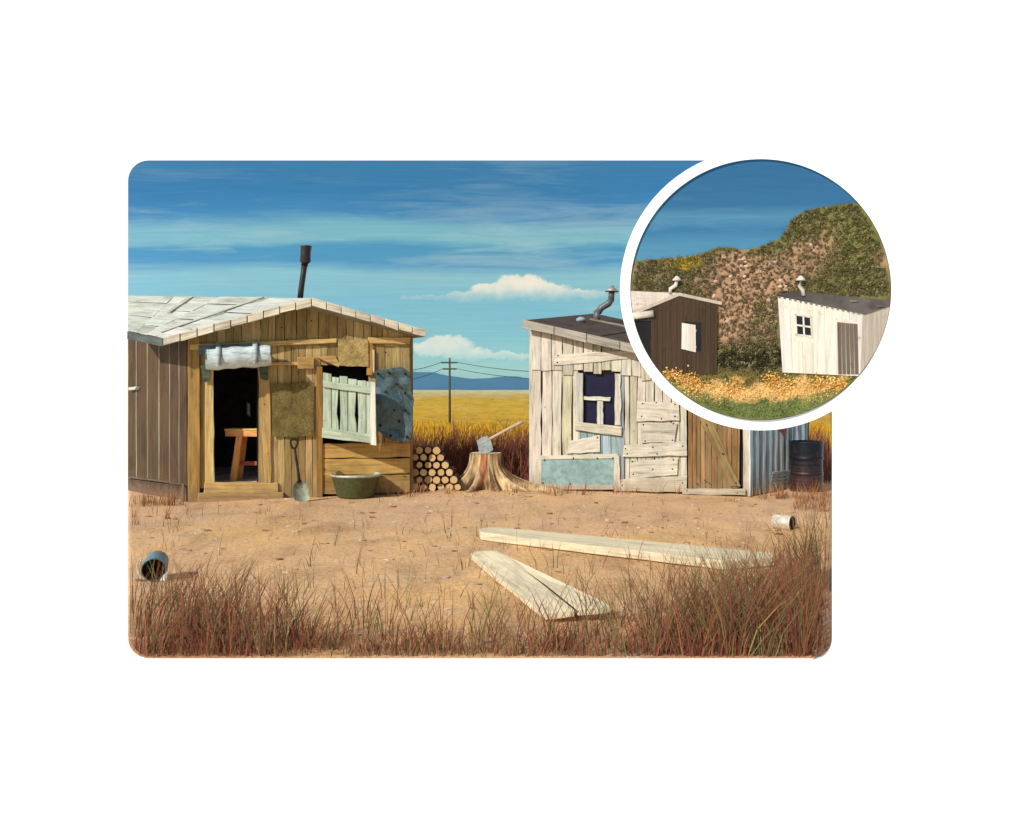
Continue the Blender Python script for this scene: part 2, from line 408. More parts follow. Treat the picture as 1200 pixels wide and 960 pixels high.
vboards(mb, 248.5, 303, 403, 431, 11, bw, bf)
vboards(mb, 303, 376, 403, 584, 9.5, bw, bf)
vboards(mb, 376, 432, 403, 428, 10, bw, bf)
vboards(mb, 432, 480.5, 401, 523, 10.5, bw, bf)
for y0, y1 in ((520, 537.5), (538, 557), (557.5, 579)):
    board(mb, bf, [(374, y0), (480.5, y0-1), (480.5, y1-2), (374, y1)], .042+jit(.004), .03, vary(C(190, 152, 86, 1.2), .08), 'h', .8, 8)
for x, y in ((291, 377), (330, 384), (365, 376), (350, 437), (452, 413), (380, 550), (474, 558), (310, 474), (336, 398), (461, 506)):
    nail(mb, bf, x, y, .056, 1.0)
mb.build('front_wall', M['wood'], brown, .004)
mb = MB()
for q in ([(223, 396), (365, 362), (480, 394), (480, 428), (223, 430)], rect(223, 428.5, 250, 580), rect(301, 428.5, 376, 582), [(376, 519), (480, 519), (480, 576), (376, 578)], rect(431, 427, 480, 520)):
    slab(mb, bf, q, .004, .02, C(60, 46, 30, .4))
mb.build('lining', M['wood'], brown)
mb = MB(); e_ = [rr_+V((-.12, -.12, 0)), rl_+V((.1, -.12, 0)), BR+V((.16, .05, 0))]
for p, q in zip(e_[:-1], e_[1:]): wallq(mb, p, q, 2.38, 2.38, C(108, 106, 106, .6), .02)
mb.build('shade_liner', M['rough'], brown)  # dark grey skin added inside to keep sun patches in the doorway faint
# side wall on the left
mb = MB(); top_s = lambda x: np.interp(x, [150, 222], [391, 394])-4; bot_s = lambda x: np.interp(x, [150, 222], [559, 571])
xs = [150.4, 160, 173, 186.5, 199, 210, 219.5]
for a, b in zip(xs[:-1], xs[1:]):
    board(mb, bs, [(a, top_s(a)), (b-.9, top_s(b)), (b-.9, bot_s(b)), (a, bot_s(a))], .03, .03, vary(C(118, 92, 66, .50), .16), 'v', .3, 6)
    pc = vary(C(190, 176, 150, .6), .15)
    if b < 219: board(mb, bs, [(b-.9, top_s(b)), (b+.05, top_s(b)), (b+.05, bot_s(b)), (b-.9, bot_s(b))], .034, .03, pc, 'v', .25, 8)
slab(mb, bs, [(150.4, 561), (219, 570), (219, 590), (150.4, 576)], .02, .04, C(74, 60, 54, .4))
board(mb, bs, [(150.4, 558), (219, 567.5), (219, 569.5), (150.4, 560)], .05, .03, C(130, 112, 92, .5), 'h', .3)
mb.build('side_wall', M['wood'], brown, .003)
mb = MB(); board(mb, bf, [(220, 392), (234, 391), (234, 589), (220, 590)], .07, .12, C(172, 136, 78, 1.1), 'v', .5, 8)
board(mb, bf, [(213, 567), (216, 567), (216, 591), (213, 591)], .04, .05, C(180, 160, 120, .7), 'v', .2)
mb.build('corner_post', M['wood'], brown, .006)
mb = MB()
wallq(mb, BB+V((0, .03, 0)), rr_, 2.42, 2.42, vary(BW2)); wallq(mb, rr_, rl_, 2.42, 2.45, vary(BW2)); wallq(mb, rl_, BR+V((.02, .03, 0)), 2.45, 2.42, vary(BW2))
def roof_z(p): return P2.z-(rl.n.x*(p.x-P2.x)+rl.n.y*(p.y-P2.y))/rl.n.z-.09
i0, i1 = BR+V((.05, .02, 0)), BA+V((.06, .06, 0)); n_ = (i1-i0).cross(UP).normalized()
mb.prism([i0+UP*.1, i1+UP*.1, V((i1.x, i1.y, roof_z(i1))), V((i0.x, i0.y, roof_z(i0)))], -n_*.02 if n_.dot(CAM-i0) > 0 else n_*.02, C(60, 46, 34, .4), UP)
for a_, b_ in ((BR+V((.03, .03, 0)), rl_), (rl_, (rl_+rr_)/2)):
    n_ = (b_-a_).cross(UP).normalized()
    mb.prism([a_+UP*2.3, b_+UP*2.3, V((b_.x, b_.y, min(2.9, roof_z(b_)+.05))), V((a_.x, a_.y, min(2.9, roof_z(a_)+.05)))], n_*-.03, vary(BW2), UP)
mb.build('rear_wall', M['wood'], brown)
mb = MB(); fz = .235
mb.prism([V((p.x, p.y, fz)) for p in (BA+V((.12, .1, 0)), BB+V((-.08, .08, 0)), rr_+V((-.08, -.08, 0)), rl_+V((.08, -.08, 0)), BR+V((.12, 0, 0)))], V((0, 0, -.06)), C(232, 240, 244, 1.0), V((0, 1, 0)))
mb.build('floor_boards', M['pale_wood'], brown)
# door surround
mb = MB()
board(mb, bf, [(240.5, 404), (248.5, 404), (249.5, 568), (240.5, 570)], .055, .05, C(192, 164, 104, 1.3), 'v', .5, 7)
board(mb, bf, [(302, 430), (316, 430), (318, 568), (311, 568)], .055, .05, C(178, 148, 92, 1.3), 'v', .5, 7)
board(mb, bf, [(247, 431), (250, 431), (251.5, 566), (248.5, 566)], .06, .05, C(226, 206, 150, .95), 'v', .6, 9)
mb.build('door_jamb', M['wood'], brown, .004)
mb = MB(); board(mb, bf, [(240, 565.5), (326, 566), (327, 577), (239, 578.5)], .06, .20, C(188, 158, 98, 1.3), 'h', .5, 8)
board(mb, bf, [(232, 578), (332, 577), (333, 587), (232, 590)], .085, .22, C(172, 142, 86, 1.3), 'h', .5, 8); mb.build('door_sill', M['wood'], brown, .008)
# trim boards
mb = MB()
board(mb, bf, [(223, 404), (395, 396.5), (395, 402), (223, 410)], .075, .035, C(192, 162, 102, 1.3), 'h', .5, 9)
board(mb, bf, [(432, 395), (481, 396), (481, 403.5), (432, 402.5)], .075, .035, C(192, 160, 98, 1.3), 'h', .5, 5)
board(mb, bf, [(318, 424.5), (350, 424.5), (350, 428), (318, 428)], .07, .03, C(206, 170, 104, 1.3), 'h', .3, 4)
board(mb, bf, [(349, 418.5), (368, 418), (368, 432), (349, 432.5)], .09, .05, C(172, 138, 84, 1.3), 'h', .4, 4)
board(mb, bf, [(369, 418), (393, 417), (397, 424), (397, 431), (369, 433)][:4], .085, .05, C(182, 148, 90, 1.3), 'h', .4, 4)
board(mb, bf, [(371, 430), (378, 430), (378, 583), (371, 583)], .065, .05, C(166, 124, 66, .95), 'v', .4, 8)
board(mb, bf, [(430, 400), (437, 400), (437, 440), (430, 440)], .068, .035, C(178, 134, 70, 1.3), 'v', .4, 4)
board(mb, bf, [(436.5, 410), (439, 410), (439, 438), (437, 436)], .074, .03, C(232, 220, 184, .9), 'v', .5, 4)
mb.build('trim_board', M['wood'], brown, .005)
def cloth_patch(name, pl, poly, off, c, mat, amp=.012, cuts=5, parent=None, th=.004, seed=0, lo=None, freq=6.0):
    bm = bmesh.new(); vs = [bm.verts.new(pl.pt(x, y, off)) for x, y in poly]; bm.faces.new(vs)
    bmesh.ops.triangulate(bm, faces=bm.faces); bmesh.ops.subdivide_edges(bm, edges=bm.edges, cuts=cuts, use_grid_fill=True)
    bmesh.ops.triangulate(bm, faces=bm.faces)
    for v in bm.verts:
        k = mnoise.noise(v.co*freq+V((seed, 0, 0)))+.5*mnoise.noise(v.co*freq*2.3+V((0, seed, 0)))
        v.co += pl.n*(k*amp)
        if not v.is_boundary: pass
        else: v.co += V((jit(.004), 0, jit(.006)))
    bmesh.ops.recalc_face_normals(bm, faces=bm.faces)
    mb = MB(); idx = {v: i for i, v in enumerate(bm.verts)}; pts = [v.co.copy() for v in bm.verts]
    bot = [p-pl.n*th for p in pts]; n = len(pts)
    right = UP.cross(pl.n).normalized(); uv = [(p.dot(right), p.z) for p in pts+bot]
    fs = [[idx[v] for v in f.verts] for f in bm.faces]; fs += [[i+n for i in f[::-1]] for f in fs]
    for e in bm.edges:
        if e.is_boundary: a, b = idx[e.verts[0]], idx[e.verts[1]]; fs.append([a, b, b+n, a+n])
    mb.add(pts+bot, fs, c, uv, smooth=False); bm.free()
    return mb.build(name, mat, parent)
o = cloth_patch('sacking_patch', bf, [(318.5, 449), (343, 450), (368, 448.5), (367.5, 511), (345, 512), (319, 511.5)], .066, C(128, 112, 66, 1.0), M['burlap'], .012, 5, brown)
tag(o, 'square olive sacking patch beside the doorway')
o = cloth_patch('sacking_patch', bf, [(396, 398), (431, 398), (432, 430), (397, 429)], .085, C(190, 164, 104, 1.0), M['burlap'], .010, 5, brown, seed=3)
tag(o, 'straw coloured sacking patch above the window')
# rolled cover over the doorway
mb = MB(); a = bf.pt(241, 422, .24); b = bf.pt(317, 416.5, .24); R0 = .150; ax = (b-a).normalized(); L = (b-a).length
path = [a+ax*(L*i/12)+V((0, 0, jit(.008))) for i in range(13)]
mb.tube(path, [R0*(1+jit(.06)) for _ in path], C(204, 216, 214, 1.0), 26, caps=False)
for p, s_ in ((path[0], -1), (path[-1], 1)):                       # spiral ends
    sp = []; u = ax.cross(UP).normalized()
    for k in range(60):
        th_ = k*.42; r = R0*.99*(1-k/64); sp.append(p+ax*(s_*-.004)+u*(math.cos(th_)*r)+UP*(math.sin(th_)*r))
    mb.tube(sp, .010, C(120, 134, 132, .7), 5)
    mb.lathe(p-ax*s_*.05, ax*s_, [(R0*.97, 0), (.0, .001)], (.02, .024, .024), 20)
roll = mb.build('door_roll', M['cover'], brown); tag(roll, 'pale grey cover rolled up over the doorway')
for px in (256, 299):
    mb = MB(); c0 = bf.pt(px, np.interp(px, [241, 317], [422, 416.5]), .24); u = bf.n; ring = []
    for i in range(4):
        for k in range(25):
            th_ = rad(-215+k*10.5); r = R0*1.07+(.012 if i in (1, 2) else 0)
            ring.append(c0+ax*((-.034, -.034, .034, .034)[i])+u*(math.cos(th_)*r)+UP*(math.sin(th_)*-r))
    mb.add(ring, [[i*25+k, i*25+k+1, ((i+1) % 4)*25+k+1, ((i+1) % 4)*25+k] for i in range(4) for k in range(24)], C(196, 206, 204, .8), smooth=True)
    mb.prism([c0+UP*(R0*1.02)-ax*.034+u*-.05, c0+UP*(R0*1.02)+ax*.034+u*-.05, c0+UP*(R0+.10)+ax*.034+u*-.2, c0+UP*(R0+.10)-ax*.034+u*-.2], u*-.012, C(196, 206, 204, .8))
    mb.build('strap', M['cover'], roll)
mb = MB(); board(mb, bf, [(233, 405), (304, 402), (304, 412), (233, 416)], .10, .06, C(118, 136, 142, .8), 'h', .4, 5); mb.build('roll_backboard', M['pale_wood'], brown)
for px0, px1, yb in ((235, 246, 449), (303, 315, 446)):
    cloth_patch('cover_flap', bf, [(px0, 428), (px1, 427), (px1-1, yb), (px0+3, yb-2)], .09, C(112, 128, 104, .6), M['cover'], .015, 4, brown)  # dark green carries the shade under the roll ends
# window opening, shutter and metal sheet
mb = MB(); slab(mb, bf, rect(373, 426, 437, 524), -.30, .03, (.05, .05, .05)); mb.build('window_backing', M['dark'], brown)
hA, hB = bf.pt(377.5, 514, .085), bf.pt(440, 522, .36); shp = wall_plane(hA, hB); shp.p = hA
mint = C(206, 222, 194, .80)
mb = MB(); xs = [378, 388.5, 397.5, 407.5, 418.5, 429, 439]; tops = [437, 441.5, 441, 443.5, 446, 447.5]
sy = lambda x, y: y+(x-378)*.115
for i in range(6):
    a, b = xs[i]+.35, xs[i+1]-.35
    L_ = [(a, tops[i]+jit(.6)), (b, tops[i]+1.0+jit(.8))]
    pts = L_+[(b+(-1.6 if i in (1, 3) else 0), sy(b, 470)), (b+(-2.6 if i in (1, 3) else 0), sy(b, 482)), (b+(-.8 if i in (1, 3) else 0), sy(b, 492)), (b, sy(b, 511)), (a, sy(a, 511)), (a+(1.2 if i in (2, 4) else 0), sy(a, 484))]
    P = [shp.pt(x, y, jit(.004)) for x, y in pts]; mb.prism(P, -shp.n*.025, vary(mint, .07), UP)
shut = mb.build('shutter', M['pale_wood'], brown, .003); tag(shut, 'pale mint plank shutter standing ajar over the window')
mb = MB()
board(mb, shp, [(378, 446), (438, 454.5), (438, 462), (378, 454)], .034, .03, vary(mint, .04), 'h', .4, 5)
mb.build('batten', M['pale_wood'], shut, .003)
mb = MB(); board(mb, shp, [(377, 501), (439, 509.5), (439, 520), (377, 513)], .034, .03, vary(mint, .04), 'h', .4, 5); mb.build('batten', M['pale_wood'], shut, .003)
mb = MB(); board(mb, shp, [(434, 447), (440, 448), (441, 522), (434, 521)], .040, .03, C(236, 232, 216, .9), 'v', .4, 5); mb.build('edge_strip', M['pale_wood'], shut, .003)
sheet = cloth_patch('metal_sheet', bf, [(440, 434.5), (455, 432.5), (470, 429.5), (480, 436), (482, 458), (485.5, 468), (483, 498), (481, 516.5), (466, 517), (455, 515), (446, 507), (441, 503)], .12, C(112, 138, 142, .72), M['metal'], .055, 6, brown, .005, 5, freq=3.4)
tag(sheet, 'dented blue grey metal sheet nailed over the front corner')
mb = MB()
for x, y in ((443, 438), (456, 437), (475, 438), (465, 450), (452, 459), (475, 461), (475, 481), (462, 481), (468, 494), (446, 499), (458, 511), (477, 512)):
    p = bf.pt(x, y, .145); mb = MB(); mb.lathe(p, bf.n, [(.0, .018), (.014, .014), (.02, 0), (.018, -.03)], (.015, .018, .022), 8); mb.build('nail', M['metal'], sheet)
# roof
P3 = rl.pt(150.4, 389.5)
RT = at(499, 388.5, 13.0); RTb = RT+V((-1.7, 3.0, .05))
RC = C(218, 220, 206, .84); edge = C(234, 222, 196, 1.05)
mb = MB()
mb.prism([P2, P1, P4, P3], V((0, 0, -.085)), C(176, 178, 162, .7), (P4-P1).normalized())
def loc4(a, b, c_, d, s_, t_): return (a.lerp(b, s_)).lerp(d.lerp(c_, s_), t_)
for r_ in range(5):                                    # lapped roof boards running to the rear
    for s_ in range(4):
        t0, t1 = [(0, .20), (.205, .46), (.465, .72), (.725, .998)][s_]
        k0, k1 = r_/5+.004, (r_+1)/5-.004
        q = [loc4(P2, P1, P4, P3, k0, t0), loc4(P2, P1, P4, P3, k1, t0), loc4(P2, P1, P4, P3, k1, t1), loc4(P2, P1, P4, P3, k0, t1)]
        lift = .012+.010*((r_+s_) % 2)+random.uniform(0, .006)
        q = [p+rl.n*lift for p in q]; q[2] += rl.n*random.uniform(0, .03); q[3] += rl.n*random.uniform(0, .02)
        mb.prism(q, -rl.n*.012, vary(RC, .08), (P4-P1).normalized())
for k0, k1, t0 in ((.06, .97, .21), (.52, .97, .60)):   # laid battens
    q = [loc4(P2, P1, P4, P3, k0, t0), loc4(P2, P1, P4, P3, k1, t0), loc4(P2, P1, P4, P3, k1, t0+.03), loc4(P2, P1, P4, P3, k0, t0+.03)]
    mb.prism([p+rl.n*.05 for p in q], -rl.n*.03, vary(C(222, 222, 206, .72), .05), (P1-P2).normalized())
mb.prism([P1, RT, RTb, P4+V((.02, 0, 0))], V((0, 0, -.085)), C(190, 186, 164, .7), (P4-P1).normalized())
roof = mb.build('roof', M['pale_wood'], brown, .004)
mb = MB()
fwd = bf.n*.012
for a, b, n in ((P2, P1, 9), (P1, RT, 8)):             # the sawn ends along the gable
    for i in range(n):
        p, q = a.lerp(b, i/n+.004), a.lerp(b, (i+1)/n-.004); dz = random.uniform(.085, .10)
        mb.prism([p+UP*.02+fwd*2, q+UP*.02+fwd*2, q-UP*(dz+jit(.008))+fwd*2, p-UP*(dz+jit(.008))+fwd*2], -fwd*2.4, vary(edge, .08), (b-a).normalized())
mb.build('gable_edge', M['pale_wood'], roof, .003)
mb = MB(); e1 = (P2-P3).normalized(); nn = e1.cross(UP).normalized(); nn = nn if nn.dot(CAM-P3) > 0 else -nn
mb.prism([P3+UP*.012+nn*.02, P2+UP*.012+nn*.02+e1*.02, P2-UP*.10+nn*.02+e1*.02, P3-UP*.10+nn*.02], -nn*.03, C(122, 130, 124, .55), e1); mb.build('eave_board', M['pale_wood'], roof, .004)
# stovepipe
mb = MB(); d_ = 12.75; ru = d_/F
mb.tube([at(351.5, 352, d_), at(353, 338, d_), at(355, 324, d_), at(357, 309, d_)], [3.4*ru, 3.3*ru, 3.3*ru, 3.5*ru], C(84, 78, 80, .5), 14)
pipe = mb.build('stovepipe', M['metal'], brown)
mb = MB(); mb.tube([at(357, 311, d_), at(357.6, 307, d_), at(358, 297, d_), at(358.6, 290, d_), at(358.7, 288.5, d_)], [4.6*ru, 6.3*ru, 6.0*ru, 6.4*ru, 6.9*ru], C(80, 74, 76, .5), 16); mb.build('flue_cowl', M['metal'], pipe)
mb = MB(); slab(mb, bs, [(150.4, 454), (160, 453), (157.5, 456.5), (150.4, 457.5)], .09, .06, C(220, 222, 208, .8)); mb.build('peg', M['pale_wood'], brown)

# ------------------------------------------------------------------ white shack
WA, WB = gnd(622, 573), gnd(878, 581.5)
wf = wall_plane(WA, WB); WC = at(948.5, PY0+EYE*F/14.3, 14.3); ws_ = wall_plane(WB, WC)
white = thing('white_shack', (WA+WB)/2, 'whitewashed patchwork plank shack with lean-to roof, dark broken window and crooked flue', 'shack')
WW = C(226, 217, 198, .82); WG = C(214, 210, 180, .8); WBL = C(176, 200, 204, .75)
def ww(): return vary(random.choice((WW, WW, WW, C(232, 224, 202, .80), C(214, 208, 186, .80), WG)), .07)
wtop = lambda x: np.interp(x, [613, 740, 892], [379, 404, 440])+1
mb = MB()
x = 623.5
for i, w in enumerate((11, 12, 13, 12.5, 12, 11.5, 10, 11, 12, 12, 11, 12, 12, 12, 12, 12, 12)):
    yb = (433, 434, 434, 440, 434, 436, 438, 434, 436, 440, 441, 446, 440, 442, 440, 440, 440)[i]
    board(mb, wf, [(x, wtop(x)), (x+w-.9, wtop(x+w)), (x+w-.9, yb+jit(1)), (x, yb+jit(1))], .05+.004*(i % 2), .02, ww(), 'v', .4, 5, .5); x += w
    if x > 806: break
x = 622.5
for i, w in enumerate((12, 12.5, 11.5, 12, 8)):
    board(mb, wf, [(x+1, 420), (x+w-.6, 420), (x+w-.8, 571), (x+.2, 572)], .03+.004*(i % 2), .02, ww(), 'v', .7, 8, .5); x += w
for x0, x1, c in ((726, 732, C(170, 180, 188, .7)), (732, 738, WW), (738, 747, WG), (747, 757, WW), (757, 767, WW), (767, 777, WW), (777, 787, WW), (787, 797, WW), (797, 805.5, WW)):
    board(mb, wf, [(x0+.2, 420), (x1-.7, 420), (x1-.7, 577), (x0+.2, 576)], .028+jit(.004), .02, vary(c, .06), 'v', .5, 7, .5)
for x0, x1 in ((672, 680), (680, 688), (688, 697), (697, 706), (706, 716), (716, 727)):
    board(mb, wf, [(x0+.2, 500), (x1-.3, 500), (x1-.3, 574), (x0+.2, 574)], .026+jit(.004), .02, vary(WBL, .10), 'v', .4, 5, .5)
front = mb.build('front_wall', M['pale_wood'], white, .003)
mb = MB()
for q in ([(623.5, 386), (740, 410), (870, 438), (870, 440), (623.5, 436)], rect(623.5, 430, 680, 571), rect(727, 436, 805, 575), rect(680, 500, 727, 573)): slab(mb, wf, q, .003, .015, C(86, 76, 70, .4))
mb.build('lining', M['wood'], white)
mb = MB(); slab(mb, wf, rect(678, 432, 728, 502), -.02, .02, (.02, .02, .05)); pane = None
win_o = mb.build('window', M['glass'], white)
mb = MB(); board(mb, wf, [(675.5, 437), (683, 437), (683, 498), (675.5, 498)], .062, .05, C(206, 204, 190, .80), 'v', .4, 6); mb.build('jamb', M['pale_wood'], win_o, .003)
mb = MB(); board(mb, wf, [(720.5, 438), (727, 438), (727.5, 499), (720, 499)], .062, .05, C(232, 226, 206, .80), 'v', .9, 8)
mb.build('jamb', M['pale_wood'], win_o, .003)
mb = MB(); board(mb, wf, [(683.5, 464.5), (716, 465.5), (715, 470.5), (683.5, 468.5)], .035, .03, C(232, 228, 208, .80), 'h', .5, 5)
board(mb, wf, [(700, 469.5), (706.5, 470), (707, 497.5), (699.5, 497)], .034, .03, C(226, 224, 208, .80), 'v', .5, 5); mb.build('glazing_bar', M['pale_wood'], win_o, .003)
mb = MB(); board(mb, wf, [(672.5, 494), (729, 500), (728, 511), (673, 504)], .075, .06, C(222, 216, 192, .80), 'h', .4, 5); mb.build('sill', M['pale_wood'], win_o, .004)
patches = [
 ([(651, 415.5), (744, 410), (746, 420), (648, 428.5)], .072, 'h', WW, [(654, 417), (653, 425)]),
 ([(668, 517), (703, 510), (703, 530), (664, 532)], .062, 'h', WW, [(700, 513)]),
 ([(747, 470), (796, 472), (796, 493), (746, 494)], .062, 'h', WW, [(753, 473), (769, 472), (791, 474), (752, 488), (775, 491), (791, 488)]),
 ([(750, 495.5), (793, 496), (790, 519), (752, 519)], .070, 'h', C(220, 214, 194, .80), [(754, 498), (789, 496.5), (756, 517), (788, 516)]),
 ([(731, 522), (805, 517), (805, 534), (729, 535.5)], .068, 'h', WW, [(733, 526), (765, 524.5), (800, 523), (735, 532), (770, 532)]),
 ([(738, 540), (795, 537), (794, 557), (738, 561)], .062, 'h', WW, [(741, 541), (789, 539), (742, 556), (765, 550), (788, 550)]),
 ([(727, 562), (805, 557.5), (805, 577), (727, 576)], .062, 'h', C(224, 216, 192, .80), [(729, 569), (800, 566)]),
]
for q, off, al, c, nails in patches:
    mb = MB(); board(mb, wf, q, off, .022, vary(c, .07), al, .7, 7, .6)
    for x, y in nails: nail(mb, wf, x, y, off+.004, 1.05)
    mb.build('patch_board', M['pale_wood'], white, .004)
mb = MB()
board(mb, wf, [(629, 534), (724, 532), (725, 537), (630, 539)], .07, .04, C(230, 222, 200, .80), 'h', .4, 6)
board(mb, wf, [(719.5, 536), (726, 534), (727, 576), (720, 576)], .066, .04, C(226, 218, 198, .80), 'v', .4, 5)
board(mb, wf, [(628, 538), (635, 538), (634.5, 573), (625, 573)], .066, .04, C(222, 216, 196, .80), 'v', .4, 5)
board(mb, wf, [(626, 568), (722, 569), (722, 574), (626, 574)], .064, .04, C(214, 206, 180, .80), 'h', .4, 5)
mb.build('skirting_frame', M['pale_wood'], white, .004)
o = cloth_patch('blue_panel', wf, [(634, 537), (720, 536), (720.5, 569), (634, 569)], .056, C(166, 196, 194, .72), M['rough'], .006, 4, white)
for x, y in ((638, 539), (672, 537), (700, 537), (718, 537), (636, 566), (668, 567)):
    mb = MB(); nail(mb, wf, x, y, .075, 1.0); mb.build('nail', M['metal'], o)
# plank door
mb = MB(); x = 806.5
while x < 867.5:
    w = random.uniform(4.0, 7.5); x2 = min(868, x+w)
    board(mb, wf, [(x, 436), (x2-.4, 436), (x2-.4-(1.5 if x2 > 866 else 0), 573), (x, 572)], .03+jit(.004), .025, vary(random.choice((C(176, 134, 90, .8), C(158, 122, 80, .8), C(150, 124, 84, .8), C(184, 146, 100, .8))), .10), 'v', .3, 6); x = x2
door = mb.build('door', M['wood'], white, .003)
mb = MB(); board(mb, wf, [(812, 474), (826, 474), (868, 570), (856, 570)], .046, .015, C(166, 142, 94, .8), 'v', .3, 6)  # olive board laid in for the diagonal light and shade stripe
for x, y in ((828, 498), (847, 532), (862, 566), (863, 570), (817, 567), (826, 563), (831, 566)): nail(mb, wf, x, y, .068, 1.1)
mb.build('light_stripe', M['wood'], door, .003)
mb = MB(); slab(mb, wf, rect(805, 434, 873, 577), -.03, .02, (.02, .02, .02)); mb.build('door_backing', M['dark'], white)
mb = MB(); board(mb, wf, [(870.5, 434), (879, 434), (879, 582), (871, 581.5)], .05, .06, C(232, 220, 198, .80), 'v', .4, 8); mb.build('corner_post', M['pale_wood'], white, .004)
mb = MB(); board(mb, wf, [(800, 573), (874, 573.5), (874, 580.5), (800, 579.5)], .10, .12, C(222, 216, 190, .80), 'h', .4, 6)
for x, y in ((805, 575), (864, 578)): nail(mb, wf, x, y, .104, 1.0)
mb.build('door_sill', M['pale_wood'], white, .004)
# right side wall
mb = MB(); sb = lambda x: np.interp(x, [879, 948], [581.5, 568.5]); stp = lambda x: np.interp(x, [879, 948], [438, 430]); x = 879.3
kk = 0
while x < 946:
    kk += 1; x2 = min(948, x+random.uniform(2.6, 4.2))
    board(mb, ws_, [(x, stp(x)), (x2-.7, stp(x2)), (x2-.7, sb(x2)), (x, sb(x))], .026+.02*(kk % 2), .025, vary(random.choice((C(222, 234, 236, 1.0), C(196, 216, 222, 1.0), C(234, 240, 240, 1.0), C(208, 224, 228, 1.0))) if kk % 2 else C(160, 182, 192, .9), .08), 'v', .5, 7); x = x2  # recessed strips coloured darker, shading of the ridges put into the colour
slab(mb, ws_, [(879.3, 437), (948, 429), (948, 568), (879.3, 581)], .004, .02, C(40, 46, 52, .5))
for k in range(4): board(mb, ws_, [(906-k, 553+k*4), (933, 550+k*4), (933, 553+k*4), (905-k, 556+k*4)], .05, .02, vary(C(200, 212, 212, .80), .06), 'h', .3, 4)
board(mb, ws_, [(879.3, 500), (912, 497), (912, 500), (879.3, 503)], .05, .02, C(120, 136, 146, .6), 'h', .3, 4)
mb.build('side_wall', M['pale_wood'], white, .003)
mb = MB(); slab(mb, ws_, [(908, 494), (914, 488), (918, 491), (922, 487), (927, 492), (919, 511)], .06, .02, C(206, 116, 74, .8)); o = mb.build('marker', M['rough'], white); tag(o, 'small orange red heart shaped marker on the side wall')
# roof
FL, FR_, BL = at(613, 376, 13.55), at(893, 438.5, 12.45), at(697, 368, 16.2); BRr = FR_+(BL-FL)
rw = Pl(FL, (FR_-FL).cross(BL-FL)); rw.n = rw.n if rw.n.z > 0 else -rw.n
mb = MB(); mb.prism([FL, FR_, BRr, BL], V((0, 0, -.06)), C(86, 72, 66, .6), (FR_-FL).normalized())
for k in range(6):
    q = [loc4(FL, FR_, BRr, BL, k/6+.003, .03), loc4(FL, FR_, BRr, BL, (k+1)/6-.003, .03), loc4(FL, FR_, BRr, BL, (k+1)/6-.003, .99), loc4(FL, FR_, BRr, BL, k/6+.003, .99)]
    mb.prism([p+rw.n*(.012+.006*(k % 2)) for p in q], -rw.n*.01, vary(C(96, 78, 70, .6), .12))
wroof = mb.build('roof', M['tar'], white)
mb = MB(); fd = wf.n*.03
n = 7
for i in range(n):
    p, q = FL.lerp(FR_, i/n), FL.lerp(FR_, (i+1)/n-.003)
    mb.prism([p+UP*.02+fd, q+UP*.02+fd, q-UP*(.115+jit(.012))+fd, p-UP*(.115+jit(.012))+fd], -fd, vary(C(190, 182, 164, .75), .10), (q-p).normalized())
mb.build('fascia', M['pale_wood'], wroof, .004)
mb = MB()
for (a, b) in (((.10, .60), (.36, .62)), ((.42, .52), (.95, .60))):
    p, q = loc4(FL, FR_, BRr, BL, *a), loc4(FL, FR_, BRr, BL, *b); w = (BL-FL).normalized()*.07
    mb.prism([p+rw.n*.045, q+rw.n*.045, q+w+rw.n*.045, p+w+rw.n*.045], -rw.n*.03, C(176, 164, 146, .75), (q-p).normalized())
mb.build('batten', M['pale_wood'], wroof, .003)
p = rw.pt(681, 377.5); bm = bmesh.new(); bmesh.ops.create_icosphere(bm, subdivisions=3, radius=1)
mb = MB(); vs = [p+V((v.co.x*.085, v.co.y*.09, .035+v.co.z*.05))*1+V((0, 0, 0))+v.co*(.012*mnoise.noise(v.co*2.5)) for v in bm.verts]
mb.add(vs, [[v.index for v in f.verts] for f in bm.faces], C(178, 200, 214, .8), smooth=True); bm.free()
tag(mb.build('stone', M['rough']), 'pale blue stone lying on the dark roof of the white shack', 'stone')
mb = MB(); cb = rw.pt(699, 376.5); d_ = cb.y; ru = d_/F; g_ = C(132, 134, 132, .6)
mb.tube([at(699, 378, d_), at(700, 364, d_)], 4.3*ru, g_, 14); mb.tube([at(700, 367, d_), at(705, 360.5, d_), at(713, 356, d_), at(716.5, 351, d_)], [4.0*ru]*4, g_, 14)
mb.tube([at(716, 353, d_), at(717.3, 339, d_)], 3.6*ru, g_, 14)
flue = mb.build('flue', M['metal'], white)
mb = MB(); mb.lathe(at(717, 342, d_), V((.05, 0, 1)), [(0, .5*ru), (8.2*ru, 0), (8.6*ru, .8*ru), (4.6*ru, 3.8*ru), (2.4*ru, 7*ru), (0, 7.6*ru)], C(196, 190, 182, .7), 16); mb.build('flue_cap', M['metal'], flue)
mb = MB(); bl_ = V((BL.x-.05, BL.y-.15, 0)); br_ = WC+V((.0, .9, 0))
def rz(x, y): return FL.z-(rw.n.x*(x-FL.x)+rw.n.y*(y-FL.y))/rw.n.z-.07
wallq(mb, bl_, WA+V((.02, .03, 0)), rz(bl_.x, bl_.y), rz(WA.x, WA.y), vary(WW)); wallq(mb, WC+V((-.02, .02, 0)), bl_, rz(WC.x, WC.y), rz(bl_.x, bl_.y), vary(WW))
mb.build('rear_wall', M['pale_wood'], white)

